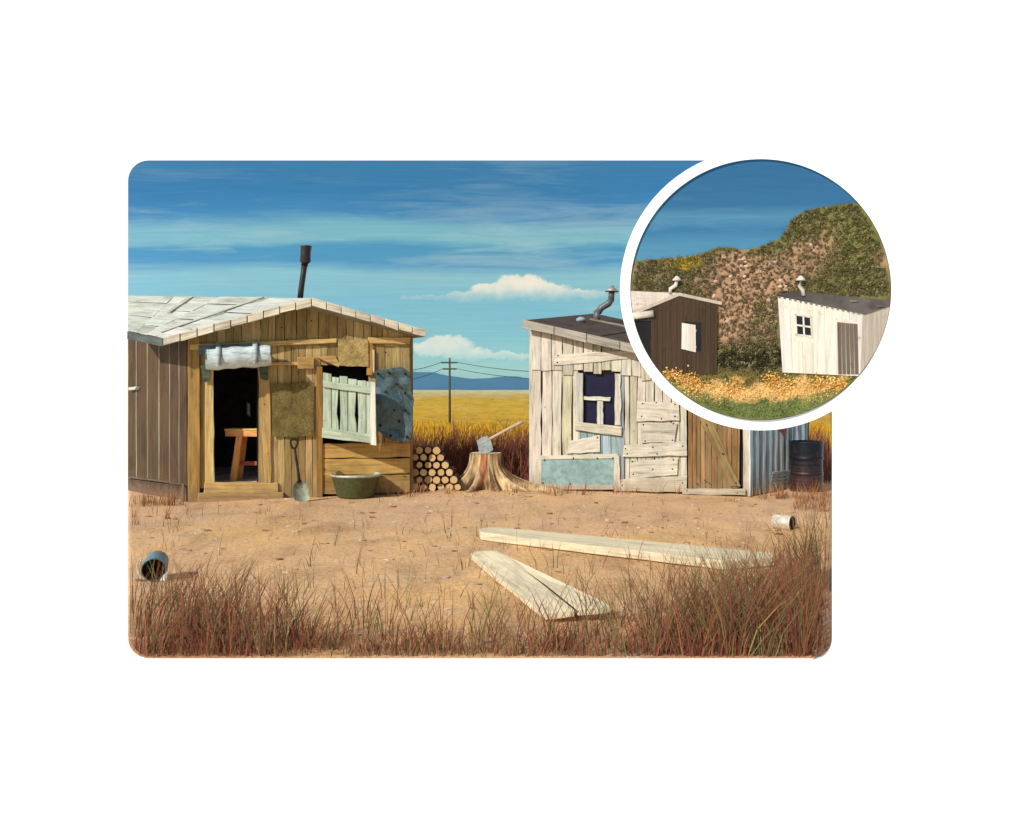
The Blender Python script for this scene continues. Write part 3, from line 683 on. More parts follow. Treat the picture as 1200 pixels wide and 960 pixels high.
# ------------------------------------------------------------------ things about the yard
def legbar(mb, a, b, w, dp, c):
    a, b = V(a), V(b); d = (b-a).normalized(); u = d.cross(V((0, 1, 0))).normalized(); v = u.cross(d)
    mb.prism([a+u*w/2+v*dp/2, a-u*w/2+v*dp/2, b-u*w/2+v*dp/2, b+u*w/2+v*dp/2], -v*dp, c, d)
sd = 12.68; s0 = at(288, 512, sd)
st = thing('stool', V((at(290, 0, sd).x, sd, fz)), 'reddish brown wooden stool standing just inside the dark doorway', 'stool')
ST = C(208, 150, 92, 1.5)
zt = at(0, 502, sd).z; xl = at(267, 0, sd).x; xr = xl+.82
mb = MB(); mb.prism([V((xl, sd-.17, zt)), V((xr, sd-.17, zt)), V((xr, sd+.17, zt)), V((xl, sd+.17, zt))], V((0, 0, -.03)), C(228, 190, 110, 1.2), V((1, 0, 0))); mb.build('seat', M['wood'], st, .006)
mb = MB(); mb.prism([V((xl+.01, sd-.16, zt-.031)), V((xr-.01, sd-.16, zt-.031)), V((xr-.01, sd-.16, zt-.12)), V((xl+.01, sd-.16, zt-.11))], V((0, .3, 0)), ST, V((1, 0, 0))); mb.build('apron', M['wood'], st, .005)
for sx_, px0, px1 in ((1, xl+.21, xl+.12), (-1, xr-.21, xr-.12)):
    for y in (-.11, .11):
        mb = MB(); legbar(mb, (px0, sd+y, zt-.11), (px1, sd+y*1.2, fz), .09, .06, vary(ST, .05)); mb.build('leg', M['wood'], st, .005)
mb = MB(); zz = at(0, 543, sd).z; mb.prism([V((xl+.17, sd-.03, zz+.03)), V((xr-.17, sd-.03, zz+.03)), V((xr-.17, sd-.03, zz-.03)), V((xl+.17, sd-.03, zz-.03))], V((0, .05, 0)), C(170, 108, 74, 1.2), V((1, 0, 0))); mb.build('stretcher', M['wood'], st, .004)

# shovel
sh = thing('shovel', gnd(353, 586.5), 'small shovel leaning on the front wall beside the doorway, blade down', 'shovel')
shp2 = Pl(gnd(353, 587), bf.n+V((0, 0, .12))); 
def S(px, py, o=0): return shp2.pt(px, py, .14+o)
ru = S(350, 550).y/F
mb = MB(); mb.tube([S(345.5, 526), S(347, 537), S(349, 550), S(351, 566)], [1.35*ru, 1.5*ru, 1.6*ru, 1.7*ru], C(72, 62, 54, .6), 10); mb.build('shaft', M['bark'], sh)
mb = MB(); ring = [S(344.5+4.6*math.cos(a)*(1 if math.sin(a) < 0 else .75), 520+5.6*math.sin(a)) for a in [k*2*math.pi/18 for k in range(19)]]
mb.tube(ring, 1.25*ru, C(66, 58, 46, .6), 8, caps=False); mb.build('grip', M['bark'], sh)
mb = MB(); nx, ny = 9, 10; vs = []; 
for k in range(2):
    for j in range(ny):
        t_ = j/(ny-1); w = np.interp(t_, [0, .18, .35, .8, 1], [1.5, 6.5, 9.0, 9.6, 8.2]); cx = 351.5+t_*2.2; y = 562+t_*24.5
        for i in range(nx):
            s_ = i/(nx-1)*2-1; vs.append(S(cx+s_*w, y+(1-s_*s_)*1.2*t_, .05*(s_*s_)*(1-.2*t_)-.02-k*.006))
fs = [[k*nx*ny+j*nx+i, k*nx*ny+j*nx+i+1, k*nx*ny+(j+1)*nx+i+1, k*nx*ny+(j+1)*nx+i] for k in range(2) for j in range(ny-1) for i in range(nx-1)]
mb.add(vs, fs, C(176, 186, 166, .7), smooth=True); mb.build('blade', M['metal'], sh, recalc=False)

# wash tub
tc = gnd(417, 585); tc = V(((417-PX0)/F*(tc.y+.25), tc.y+.25, 0))
tub = thing('wash_tub', tc, 'dark green metal wash tub with pale rim standing by the front wall', 'tub')
mb = MB(); h = .335; cg = C(104, 110, 74, .75)
mb.lathe(tc, UP, [(0, .012), (.24, .01), (.255, 0), (.275, .03), (.355, h*.92), (.36, h*.95)], cg, 36)
mb.lathe(tc, UP, [(.345, h*.95), (.262, .04), (0, .035)], C(206, 214, 208, .9), 36); mb.build('bowl', M['metal'], tub)  # pale inner colour stands in for bright highlights inside the tub
mb = MB(); mb.lathe(tc, UP, [(.343, h*.93), (.345, h+.004), (.36, h+.014), (.378, h+.004), (.374, h-.012), (.357, h*.93)], C(206, 214, 206, .8), 40); mb.build('rim', M['metal'], tub)
# logs
lr = .0655; base_l = gnd(486.5, 576); y0 = base_l.y
n_log = 0; proto = None; rows = [6, 5, 5, 4, 4, 3]
for r_ in range(6):
    for k in range(rows[r_]):
        x = base_l.x+(2*k+(r_ % 2))*lr*1.02+(0 if r_ < 4 else 0); z = lr+r_*lr*1.76
        if r_ % 2 and k == 0 and False: pass
        p = V((x+jit(.004), y0+jit(.03), z+jit(.003)))
        if proto is None:
            lg = thing('log', p, 'round cut log with pale end in the pile beside the brown shack', 'log', 'logs stacked beside the brown shack')
            mb = MB(); prof = [(lr*.80, .0), (lr*.97, .004), (lr*.98, .2), (lr*.95, .45), (lr*.8, .46)]
            mb.lathe(p, V((0, 1, 0)), prof, C(104, 76, 56, .6), 14); mb.build('bark', M['bark'], lg)
            mb = MB(); seg = 14; ring = [V((math.cos(2*math.pi*i/seg)*lr*.90, 0, math.sin(2*math.pi*i/seg)*lr*.90)) for i in range(seg)]
            mb.add([p+V((0, -.004, 0))+q for q in ring], [list(range(seg))], C(240, 208, 150, .95), [(q.x/lr, q.z/lr) for q in ring]); mb.build('cut_end', M['log'], lg, recalc=False); mb = MB()
            mb.add([p+V((0, .464, 0))+q for q in ring], [list(range(seg))], C(240, 208, 150, .95), [(q.x/lr, q.z/lr) for q in ring]); mb.build('cut_end', M['log'], lg, recalc=False)
            proto = lg; parts = [c for c in col.objects if c.parent is lg]
            ends_ = []
            for q in range(7):
                mb = MB(); seg = 14; cx_, cz_ = jit(.012), jit(.012); kk = random.uniform(.82, .97); cc_ = lerp3(C(246, 216, 160, .95), C(206, 160, 104, .9), random.random())
                ring = [V((math.cos(2*math.pi*i/seg)*lr*kk*(1+jit(.07)), 0, math.sin(2*math.pi*i/seg)*lr*kk*(1+jit(.07)))) for i in range(seg)]
                mb.add([p+V((0, -.004, 0))+v for v in ring], [list(range(seg))], cc_, [((v.x+cx_)/lr, (v.z+cz_)/lr) for v in ring])
                t_o = mb.build('cut_end', M['log'], None, recalc=False); ends_.append(t_o.data); bpy.data.objects.remove(t_o)
            front_end = parts[1]; continue
        o = proto.copy(); col.objects.link(o); o.location = p; o.rotation_euler = (jit(.03), random.uniform(0, 6.28), jit(.06)); f = random.uniform(.78, 1.03); o.scale = (f, random.uniform(.9, 1.05), f)
        for q in parts:
            c_ = q.copy(); col.objects.link(c_); c_.parent = o
            if q is front_end: c_.data = random.choice(ends_)
            c_.matrix_parent_inverse = q.matrix_parent_inverse.copy()

# stump
sc_ = gnd(569, 573.5); sc_ += V((0, .12, 0)); ds = sc_.y; us = ds/F
stump = thing('tree_stump', sc_, 'pale flat topped tree stump with spreading roots, axe in its top', 'stump')
NA, NH = 96, 26; H = (571.8-530.5)*us; vs = []; cc = []
roots = [(190, .62, 10), (344, 1.15, 8), (318, .80, 8), (288, .48, 8), (250, .52, 8), (218, .74, 9), (25, .5, 14), (75, .4, 14), (130, .45, 14)]
for j in range(NH+1):
    h = j/NH
    for i in range(NA):
        a = 360*i/NA; r = 17.3*us*(1+.16*(1-h)**1.3)
        for ra, rl_n, rw_ in roots:
            da = (a-ra+180) % 360-180; wdt = rw_*(1.0+1.6*h)
            r += rl_n*.95*math.exp(-(da/wdt)**2)*((1-h)**3.6)*(1.0)+.05*math.exp(-(da/(wdt*.7))**2)*(1-h*.6)
        r += .014*mnoise.noise(V((math.cos(rad(a))*5, math.sin(rad(a))*5, h*1.2)))+.008*mnoise.noise(V((math.cos(rad(a))*16, math.sin(rad(a))*16, h*2)))
        z = H*h**1.0-(.03 if j == 0 else 0)
        vs.append(sc_+V((math.cos(rad(a))*r, math.sin(rad(a))*r*.8, z)))
fs = []
for j in range(NH):
    for i in range(NA):
        i2 = (i+1) % NA; fs.append([j*NA+i, j*NA+i2, (j+1)*NA+i2, (j+1)*NA+i])
        a = 360*i/NA; v_ = mnoise.noise(V((math.cos(rad(a))*7, math.sin(rad(a))*7, j*.08)))
        c_ = lerp3(C(222, 190, 140, .85), C(124, 90, 62, .75), .32+v_*1.9)
        kp = math.exp(-((a-262-6*mnoise.noise(V((j*.3, 1, 0))))/9)**4)*min(1, j/8); c_ = lerp3(c_, C(222, 146, 100, .8), kp)
        cc.append(c_)
mb = MB(); mb.add(vs, fs, BW, None, True, cc); mb.build('trunk', M['bark'], stump)
mb = MB(); top = [vs[NH*NA+i]+V((0, 0, .004+.004*jit(1))) for i in range(NA)]
cen = sc_+V((0, 0, H)); mb.add([cen+(p-cen)*.97+V((0, 0, .002)) for p in top]+[cen+V((0, 0, .008))], [[i, (i+1) % NA, NA] for i in range(NA)], C(226, 206, 160, .85), [((p.x-cen.x)/.24, (p.y-cen.y)/.24) for p in top]+[(0, 0)]); mb.build('cut_top', M['log'], stump)
# axe
ad = ds-.05; ax0 = at(568, 531, ad)
axe = thing('axe', ax0, 'axe with pale handle and bluish steel head stuck in the tree stump', 'axe')
prof = [(558.5, 516.5), (564, 513.2), (571, 511), (574.5, 514), (576.2, 520), (577.8, 527.5), (570, 532), (562, 533), (560.5, 524)]
mb = MB(); cen_ = V((567, 521, 0)); vs = []
for k in (-1, 1):
    for x, y in prof:
        th_ = .034 if y < 518 else (.022 if y < 525 else .004); vs.append(at(x, y, ad)+V((0, k*th_, 0)))
n = len(prof); fs = [list(range(n)), list(range(2*n-1, n-1, -1))]+[[i, i+n, (i+1) % n+n, (i+1) % n] for i in range(n)]
mb.add(vs, fs, C(186, 206, 214, .8)); mb.build('head', M['metal'], axe)
mb = MB(); pth = [(563, 519.5), (572, 515.5), (584, 509), (597, 502), (606, 497.5), (612.5, 494.5)]; ra_ = [1.7, 1.9, 1.9, 2.0, 2.3, 2.6]
mb.tube([at(x, y, ad) for x, y in pth], [r*1.35*ad/F for r in ra_], C(226, 206, 176, .85), 10, squash=.7); mb.build('handle', M['pale_wood'], axe)

# planks on the ground
def ground_plank(name, corners, th, c, label, slit=None, lift=.012):
    P = [gnd(x, y) for x, y in corners]; ctr = sum(P, V())/len(P)
    mb = MB(); pts = [V((p.x, p.y, th+lift)) for p in P]
    g = (pts[2]-pts[1]).normalized()
    if slit: pts = pts[:slit[0]]+[V((gnd(x, y).x, gnd(x, y).y, th+lift)) for x, y in slit[1]]+pts[slit[0]:]
    mb.prism(pts, V((0, 0, -th)), c, g)
    o = mb.build(name, M['pale_wood'], None, .006); return tag(o, label, 'plank')
PK = C(236, 222, 186, .86)
def outline(a, b, c_, d, n=9, w=.5):
    """FL..FR far edge, then near edge"""
    o = []
    for p, q in ((a, b), (c_, d)):
        for i in range(n+1): k = i/n; o.append((p[0]+(q[0]-p[0])*k+jit(w), p[1]+(q[1]-p[1])*k+jit(w)*.5))
    return o
# drop from top-face image points to the ground by using the top height directly
def top_plank(name, top_px, th, c, label, zt, grain, slit=None):
    mb = MB(); pts = [gnd(x, y, zt) for x, y in top_px]
    mb.prism(pts, V((0, 0, -th)), c, V(grain)); o = mb.build(name, M['plank'], None, .006); return tag(o, label, 'plank')
g1 = (gnd(906, 650)-gnd(572, 617)).normalized()
top_plank('plank', outline((576, 617.3), (904, 647.5), (908, 652), (850, 657), 1, 0)[:2]+[(908, 652.5), (878, 655)]+outline((850, 657.5), (563, 624), (561, 621), (568, 618), 9, .5)[:10]+[(561.5, 620)], .082, PK, 'long pale plank lying across the yard, the farther one from the viewer', .090, g1)
g2 = (gnd(660, 700)-gnd(560, 640)).normalized()
tp = [(551, 648.5, 0), (560, 645.8, .3), (583, 645.2, 1)]+[(583+(716-583)*k+jit(1.0), 645.2+(709.5-645.2)*k, 1) for k in (.15, .3, .5, .65, .8)]+[(716.5, 709.5, 1), (700, 712, .8), (677.5, 713.6, .52), (656, 698.2, .52), (620, 671, .5), (653.5, 700.2, .5), (673.5, 714.5, .5), (655, 717, .2), (639, 718.5, 0)]+[(639-(639-550)*k+jit(1.0), 718.5-(718.5-649.5)*k, 0) for k in (.2, .4, .6, .8)]
Z2 = lambda k: .070+.050*k
P2_ = [gnd(x, y, Z2(k)) for x, y, k in tp]
mb = MB(); mb.prism(P2_, V((0, 0, -.05)), PK, g2); o = mb.build('plank', M['plank'], None, .005); tag(o, 'short wide pale plank with a split end, the nearer one to the viewer', 'plank')
ck = [(616, 669.2, .48), (640, 686.0, .5), (658, 700.2, .5), (674.6, 714.0, .52), (672.8, 714.3, .5), (656.5, 701.2, .49), (639, 686.8, .49)]
mb = MB(); mb.prism([gnd(x, y, Z2(k)+.0035) for x, y, k in ck], V((0, 0, -.003)), (.045, .032, .022), g2); mb.build('split', M['plank'], o)  # thin dark strip paints the shaded gap of the crack
a_, b_ = gnd(618, 668, .11), gnd(682, 699, .11); q = (b_-a_).normalized(); w_ = V((q.y, -q.x, 0))*.04
mb = MB(); mb.prism([V((p.x, p.y, .052)) for p in (a_, b_, b_-w_, a_-w_)], V((0, 0, -.06)), vary(PK), q); mb.build('cleat', M['plank'], o)
# blue bucket
def lying(name, mouth_px, back_px, d0, r, r2, label, cat, cbody, cin, handle=True):
    zc = r+.004; m_ = at(*mouth_px, d0); b_ = m_+back_px
    ax_ = (b_-m_).normalized(); L = (b_-m_).length
    root = thing(name, V(((m_.x+b_.x)/2, (m_.y+b_.y)/2, 0)), label, cat)
    mb = MB(); mb.lathe(m_, ax_, [(r*.94, .0), (r*1.04, -.004), (r*1.05, .012), (r, .02), (r*.99, L*.33), (r*1.02, L*.36), (r*.98, L*.4), (r2, L*.96), (r2*.9, L), (0, L)], cbody, 28)
    bd = mb.build('body', M['metal'], root)
    mb = MB(); mb.lathe(m_, ax_, [(r*.94, 0), (r*.9, L*.5), (r2*.85, L*.9), (0, L*.9)], cin, 28); mb.build('inside', M['dark'], root)
    return root, m_, ax_, L
r = .098
bk, m_, ax_, L = lying('bucket', (180.5, 668), V((-.06, .21, .035)), 7.06, .098, .092, 'small blue enamel bucket tipped on its side in the dirt, wire handle loose', 'bucket', C(104, 150, 160, .7), (.012, .012, .014))
mb = MB(); hp = [m_+V((-.10, -.0, .06)), m_+V((-.14, .05, .08)), m_+V((-.165, .06, .03)), m_+V((-.16, .05, -.03)), m_+V((-.125, .02, -.07)), m_+V((-.085, .0, -.05))]
mb.tube(hp, .0045, C(206, 212, 200, .8), 6); mb.build('handle', M['metal'], bk)
mb = MB(); q = m_+V((.075, -.02, -.05)); mb.prism([q, q+V((.05, 0, .05)), q+V((.035, 0, .005)), q+V((.045, 0, -.03)), q+V((-.02, .0, -.04))], V((0, -.004, 0)), C(224, 226, 220, .8)); mb.build('torn_label', M['rough'], bk)
lying('tin_can', (928.5, 613.5), V((-.16, .15, .0)), 9.65, .086, .084, 'white tin can lying on its side, dark open end to the right', 'can', C(232, 222, 204, .85), (.012, .012, .012))

# oil drum
bc = gnd(950.5, 577.5); bc += V((0, .2, 0)); r = 18.3*bc.y/F
drum = thing('oil_drum', bc, 'dark blue rusty oil drum standing at the corner of the white shack', 'drum')
h = (577.5-519)*bc.y/F; dk = C(58, 66, 76, .34); ru2 = C(120, 84, 76, .5)
def drum_r(k):
    return r*(1+.045*(math.exp(-((k-.36)/.018)**2)+math.exp(-((k-.67)/.018)**2)+math.exp(-((k-.985)/.015)**2)+math.exp(-((k-.015)/.015)**2)))*(1+.012*math.sin(k*9))
ks = [i/60 for i in range(61)]; mb = MB()
cs = [lerp3(dk, ru2, (.62-k)*1.7+jit(.3)) for k in ks]
mb.lathe(bc, UP, [(drum_r(k)-(.012 if 0 else 0), k*h) for k in ks], dk, 40, cols=cs); mb.build('shell', M['metal'], drum)
mb = MB(); mb.lathe(bc, UP, [(r*1.03, h), (r*.99, h+.004), (r*.96, h-.03), (0, h-.03)], C(44, 48, 54, .5), 40); mb.build('lid', M['metal'], drum)

# utility pole and its wires
pd = 27.0; pz = ground_z(at(527, 0, pd).x, pd); 
pole = thing('utility_pole', V((at(527, 0, pd).x, pd, pz)), 'thin wooden utility pole with two crossarms standing in the yellow field', 'utility pole')
ru = pd/F; cpole = C(112, 112, 92, .5)
mb = MB(); mb.tube([V((at(527, 0, pd).x, pd, pz-.1)), at(527, 460, pd), at(527, 419.5, pd)], [1.5*ru, 1.25*ru, 1.05*ru], cpole, 10); mb.build('pole', M['bark'], pole)
for y, x0, x1 in ((425, 517, 536), (432.5, 519, 535)):
    mb = MB(); mb.prism([at(x0, y-.9, pd-.04), at(x1, y-.9, pd-.04), at(x1, y+.9, pd-.04), at(x0, y+.9, pd-.04)], V((0, .05, 0)), cpole, V((1, 0, 0))); mb.build('crossarm', M['wood'], pole)
wires = [((517.5, 424.5), (430, 437), 'power line from the upper crossarm sagging left towards the brown shack'), ((519.5, 432), (430, 452), 'power line from the lower crossarm sagging left towards the brown shack'),
         ((535.5, 424.5), (700, 437), 'power line from the upper crossarm running right behind the white shack'), ((534.5, 432), (700, 446), 'power line from the lower crossarm running right behind the white shack')]
for a, b, lb in wires:
    ends = 17.0 if b[0] < 527 else 18.0
    pa, pb = at(*a, pd-.05), at(*b, ends); mb = MB(); pts = [pa.lerp(pb, i/24)-UP*(.10*4*(i/24)*(1-i/24)) for i in range(25)]
    mb.tube(pts, .009, C(96, 110, 92, .5), 5, caps=False); tag(mb.build('power_line', M['rough']), lb, 'wire')

# ------------------------------------------------------------------ grasses
def make_blades(name, roots, heights, leans, widths, c0, c1, label=None, clip=True):
    """roots Nx3, leans Nx2 sideways travel of the tip, colours Nx3"""
    N = len(roots); yaw = rng.uniform(0, math.pi, N); u = np.stack([np.cos(yaw), np.sin(yaw)*.6, np.zeros(N)], 1)
    T = [0, .38, .72, 1.0]; W = [1.0, .85, .5, 0]; bend = rng.uniform(1.15, 2.4, N)
    P = []
    for t_, w_ in zip(T, W):
        c = roots.copy(); c[:, 0] += leans[:, 0]*t_**bend; c[:, 1] += leans[:, 1]*t_**bend; c[:, 2] += heights*(t_-.12*t_*t_*np.minimum(1, np.hypot(*leans.T)/heights))
        if w_ > 0: P += [c-u*(widths*w_)[:, None]/2, c+u*(widths*w_)[:, None]/2]
        else: P.append(c)
    P = np.stack(P, 1)
    px = PX0+F*P[:, :, 0]/P[:, :, 1]
    keep = (px.min(1) > LX+.4) & (px.max(1) < RX-.4) if clip else np.ones(N, bool)
    P = P[keep]; N = len(P); c0 = c0[keep]; c1 = c1[keep]
    tt = np.array([0, 0, .38, .38, .72, .72, 1.0])
    colr = c0[:, None, :]*(1-tt)[None, :, None]+c1[:, None, :]*tt[None, :, None]
    base = (np.arange(N)*7)[:, None]
    quads = np.concatenate([base+np.array([[0, 1, 3, 2]]), base+np.array([[2, 3, 5, 4]])]); tris = base+np.array([[4, 5, 6]])
    me = bpy.data.meshes.new(name); me.vertices.add(N*7); me.vertices.foreach_set('co', P.reshape(-1).astype(np.float32))
    lv = np.concatenate([quads.ravel(), tris.ravel()]); me.loops.add(len(lv)); me.loops.foreach_set('vertex_index', lv.astype(np.int32))
    nq, nt = len(quads), len(tris); me.polygons.add(nq+nt)
    me.polygons.foreach_set('loop_start', np.concatenate([np.arange(nq)*4, nq*4+np.arange(nt)*3]).astype(np.int32))
    me.polygons.foreach_set('loop_total', np.concatenate([np.full(nq, 4), np.full(nt, 3)]).astype(np.int32))
    me.update(calc_edges=True); ca = me.color_attributes.new('col', 'FLOAT_COLOR', 'POINT')
    ca.data.foreach_set('color', np.concatenate([colr.reshape(-1, 3), np.ones((N*7, 1))], 1).astype(np.float32).ravel())
    me.materials.append(M['grass']); o = bpy.data.objects.new(name, me); col.objects.link(o)
    return tag(o, label, 'grass', None, 'stuff')
def pick(cs, n, v=.25):
    a = np.array(cs)[rng.integers(0, len(cs), n)]; return a*(1+rng.uniform(-v, v, (n, 1)))
def zs(x, y): return np.array([ground_z(a, b)-.01 for a, b in zip(x, y)])
REDS = [C(128, 68, 50, .85), C(112, 60, 48, .85), C(146, 84, 56, .85), C(100, 58, 48, .85)]; GREENS = [C(100, 104, 62, .85), C(84, 94, 62, .85), C(118, 112, 64, .85)]; TAN = [C(184, 130, 76, .65), C(160, 106, 62, .65)]
def tufts(name, centers, per, hgt, spread, lean, palette, tip, label, width=.007, ymin=D0+.004):
    R = []; Hh = []; Le = []; A = []; B = []
    for (x, y, k) in centers:
        n = max(2, int(per*k*random.uniform(.6, 1.4))); ang = rng.uniform(0, 2*math.pi, n); rr = np.sqrt(rng.uniform(0, 1, n))*spread*(.5+k*.5)
        rx = x+np.cos(ang)*rr; ry = np.maximum(ymin+rng.uniform(0, .02, n), y+np.sin(ang)*rr*.8)
        h_ = hgt*(.45+.55*k)*rng.uniform(.25, 1.15, n); l_ = lean*h_*(rr/(spread+.001)+.15)
        R.append(np.stack([rx, ry, np.zeros(n)], 1)); Hh.append(h_)
        Le.append(np.stack([np.cos(ang)*l_+rng.normal(0, .05, n)*h_+.05*h_, np.sin(ang)*l_*.7], 1))
        pal = palette(x, y) if callable(palette) else palette; A.append(pick(pal, n)); B.append(pick(tip, n))
    R = np.concatenate(R); keep = [i for i, p in enumerate(R) if LX+inset(PY0+EYE*F/p[1])+1 < PX0+F*p[0]/p[1] < RX-inset(PY0+EYE*F/p[1])-1]
    R[:, 2] = zs(R[:, 0], R[:, 1]); g = lambda L_: np.concatenate(L_)[keep]
    A = g(A); Hh = g(Hh); n = len(A)
    return make_blades(name, R[keep], Hh, g(Le), rng.uniform(.6, 1.3, n)*width, A, A*.35+g(B)*.65, label)
def dens(px, py):
    g = lambda cx, cy, sx, sy: math.exp(-((px-cx)/sx)**2-((py-cy)/sy)**2)
    return 1.25*g(175, 775, 110, 48)+.55*g(325, 785, 85, 48)+.16*g(440, 780, 90, 55)+.34*g(545, 790, 70, 55)+.6*g(700, 790, 120, 55)+1.5*g(915, 770, 125, 62)+.8*g(985, 690, 60, 70)+.25*g(968, 640, 30, 50)+.06*(py > 650)+.02
cent = []; tries = 0
while len(cent) < 470 and tries < 90000:
    tries += 1; py = random.uniform(600, 769.5); px = random.uniform(152, 973); y = EYE*F/(py-PY0)
    if random.random() < dens(px, py)*.7*(y/8)*(1-.95*math.exp(-((px-915)/38)**2-((py-638)/26)**2))*(1-.6*math.exp(-((px-650)/70)**2-((py-705)/26)**2)): cent.append(((px-PX0)/F*y, y, min(1.0, .12+dens(px, py)*random.uniform(.7, 1.1))))
WARM = [C(146, 82, 60, .95), C(130, 72, 58, .95), C(160, 100, 66, .95), C(120, 68, 56, .95)]
TAN = [C(190, 142, 88, .9), C(170, 118, 74, .9)]
OLV = [C(112, 114, 64, .9), C(98, 104, 66, .9), C(130, 122, 70, .9)]
tufts('foreground_grass', cent, 16, .60, .12, .72, lambda x, y: random.choice((WARM+REDS, WARM+REDS, WARM+OLV, REDS+OLV, OLV+GREENS)), WARM+WARM+TAN+OLV, 'reddish brown dry grass in long arching tufts along the front of the yard', .0068)
cent = []                                              # low matted growth along the very front
for _ in range(380):
    py = 769.5-abs(random.gauss(0, 10)); px = random.uniform(154, 971); y = EYE*F/(py-PY0); cent.append(((px-PX0)/F*y, y, random.uniform(.2, .75)))
tufts('low_grass', cent, 14, .24, .13, .8, WARM+REDS+GREENS, WARM+TAN, 'low matted reddish grass along the front edge of the yard', .006)
cent = []                                              # loose thin stalks over the yard
for _ in range(420):
    py = random.choice((random.uniform(588, 640), random.uniform(640, 772))); px = random.uniform(152, 973); y = EYE*F/(py-PY0); cent.append(((px-PX0)/F*y, y, random.uniform(.1, .5)))
tufts('sparse_grass', cent, 6, .26, .05, .7, REDS+GREENS+TAN, TAN+REDS, 'sparse thin brown stalks scattered over the bare dirt yard', .0055)
cent = []                                              # weeds along the walls
for x0, x1, ya, yb, n in ((150, 214, 588, 594, 40), (480, 530, 577, 580, 14), (440, 482, 579, 583, 8), (625, 806, 576, 581, 46), (880, 935, 579, 586, 30), (930, 974, 580, 600, 60), (590, 630, 574, 578, 10), (155, 230, 600, 620, 14)):
    for _ in range(n): px, py = random.uniform(x0, x1), random.uniform(ya, yb); y = EYE*F/(py-PY0); cent.append(((px-PX0)/F*y, y, random.uniform(.2, 1)))
tufts('wall_weeds', cent, 8, .30, .06, .5, REDS+TAN, TAN, 'reddish weeds growing along the foot of the two shacks', .009)
def strip(name, n, d0, d1, px0, px1, h0, h1, pal, tip, label, w):
    px = rng.uniform(px0, px1, n); y = np.sqrt(rng.uniform(d0*d0, d1*d1, n)); x = (px-PX0)/F*y
    R = np.stack([x, y, zs(x, y)], 1); h_ = rng.uniform(h0, h1, n); A = pick(pal, n); B = pick(tip, n)
    le = np.stack([rng.normal(.04, .16, n)*h_, rng.normal(0, .12, n)*h_], 1)
    return make_blades(name, R, h_, le, rng.uniform(.6, 1.3, n)*w, A, B, label)
MAR = [C(122, 66, 58, .9), C(110, 58, 56, .9), C(132, 76, 58, .9)]
def tall_grass():
    n = 10500; px = rng.uniform(400, 974, n); y = np.sqrt(rng.uniform(14.4**2, 19.8**2, n)); x = (px-PX0)/F*y
    f = np.array([.62+.9*mnoise.noise(V((a*1.3, b*1.3, 3))) for a, b in zip(x, y)]); h_ = np.clip(f, .2, 1.0)*rng.uniform(.45, 1.0, n)+.12
    a = pick(MAR, n); b = pick(MAR+MAR+MAR+[C(150, 96, 62, .95), C(186, 140, 66, .95)], n)
    le = np.stack([rng.normal(.05, .30, n)*h_, rng.normal(0, .2, n)*h_], 1)
    make_blades('tall_grass', np.stack([x, y, zs(x, y)], 1), h_, le, rng.uniform(.5, 1.3, n)*.016, a, b, 'tall reddish brown grass standing behind the stump between the shacks')
tall_grass()
strip('field_grass', 16000, 18.5, 27, 440, 974, .06, .24, [C(206, 158, 30, .84), C(212, 166, 38, .84), C(196, 146, 30, .84)], [C(222, 180, 54, .84), C(214, 168, 36, .84)], 'golden yellow grass of the field reaching the hills', .03)
# pale chips and pebbles on the dirt
mb = MB()
for _ in range(480):
    py = random.choice((random.uniform(582, 640), random.uniform(590, 770))); px = random.uniform(156, 968); p = gnd(px, py); s_ = random.uniform(.006, .026)*random.choice((1, 1, 1.6)); a0 = random.uniform(0, 6)
    c_ = vary(random.choice((C(226, 208, 180, .8), C(214, 190, 160, .8), C(150, 112, 82, .8), C(190, 150, 110, .8))), .1); z = ground_z(p.x, p.y)
    ring = [V((p.x+math.cos(a0+k*1.256)*s_*random.uniform(.6, 1.6), p.y+math.sin(a0+k*1.256)*s_*random.uniform(.5, 1.1), z+s_*random.uniform(.15, .5))) for k in range(5)]
    mb.prism(ring, V((0, 0, -s_*.8)), c_)
for _ in range(260):                                    # chips lie thickest about the stump
    a_, r_ = random.uniform(0, 6.28), abs(random.gauss(0, .55))+.25; x, y = sc_.x+math.cos(a_)*r_, sc_.y-abs(math.sin(a_)*r_)-.1; z = ground_z(x, y); s_ = random.uniform(.010, .030); a0 = random.uniform(0, 6)
    u_ = V((math.cos(a0), math.sin(a0), jit(.3)))*s_; v_ = V((-math.sin(a0), math.cos(a0), jit(.3)))*s_*.4; c0 = V((x, y, z+.012))
    mb.prism([c0+u_, c0+v_, c0-u_, c0-v_], V((0, 0, -.008)), vary(C(226, 190, 134, .8), .2))
tag(mb.build('wood_chips', M['rough']), 'pale wood chips and small stones scattered over the dirt yard', 'chips', None, 'stuff')

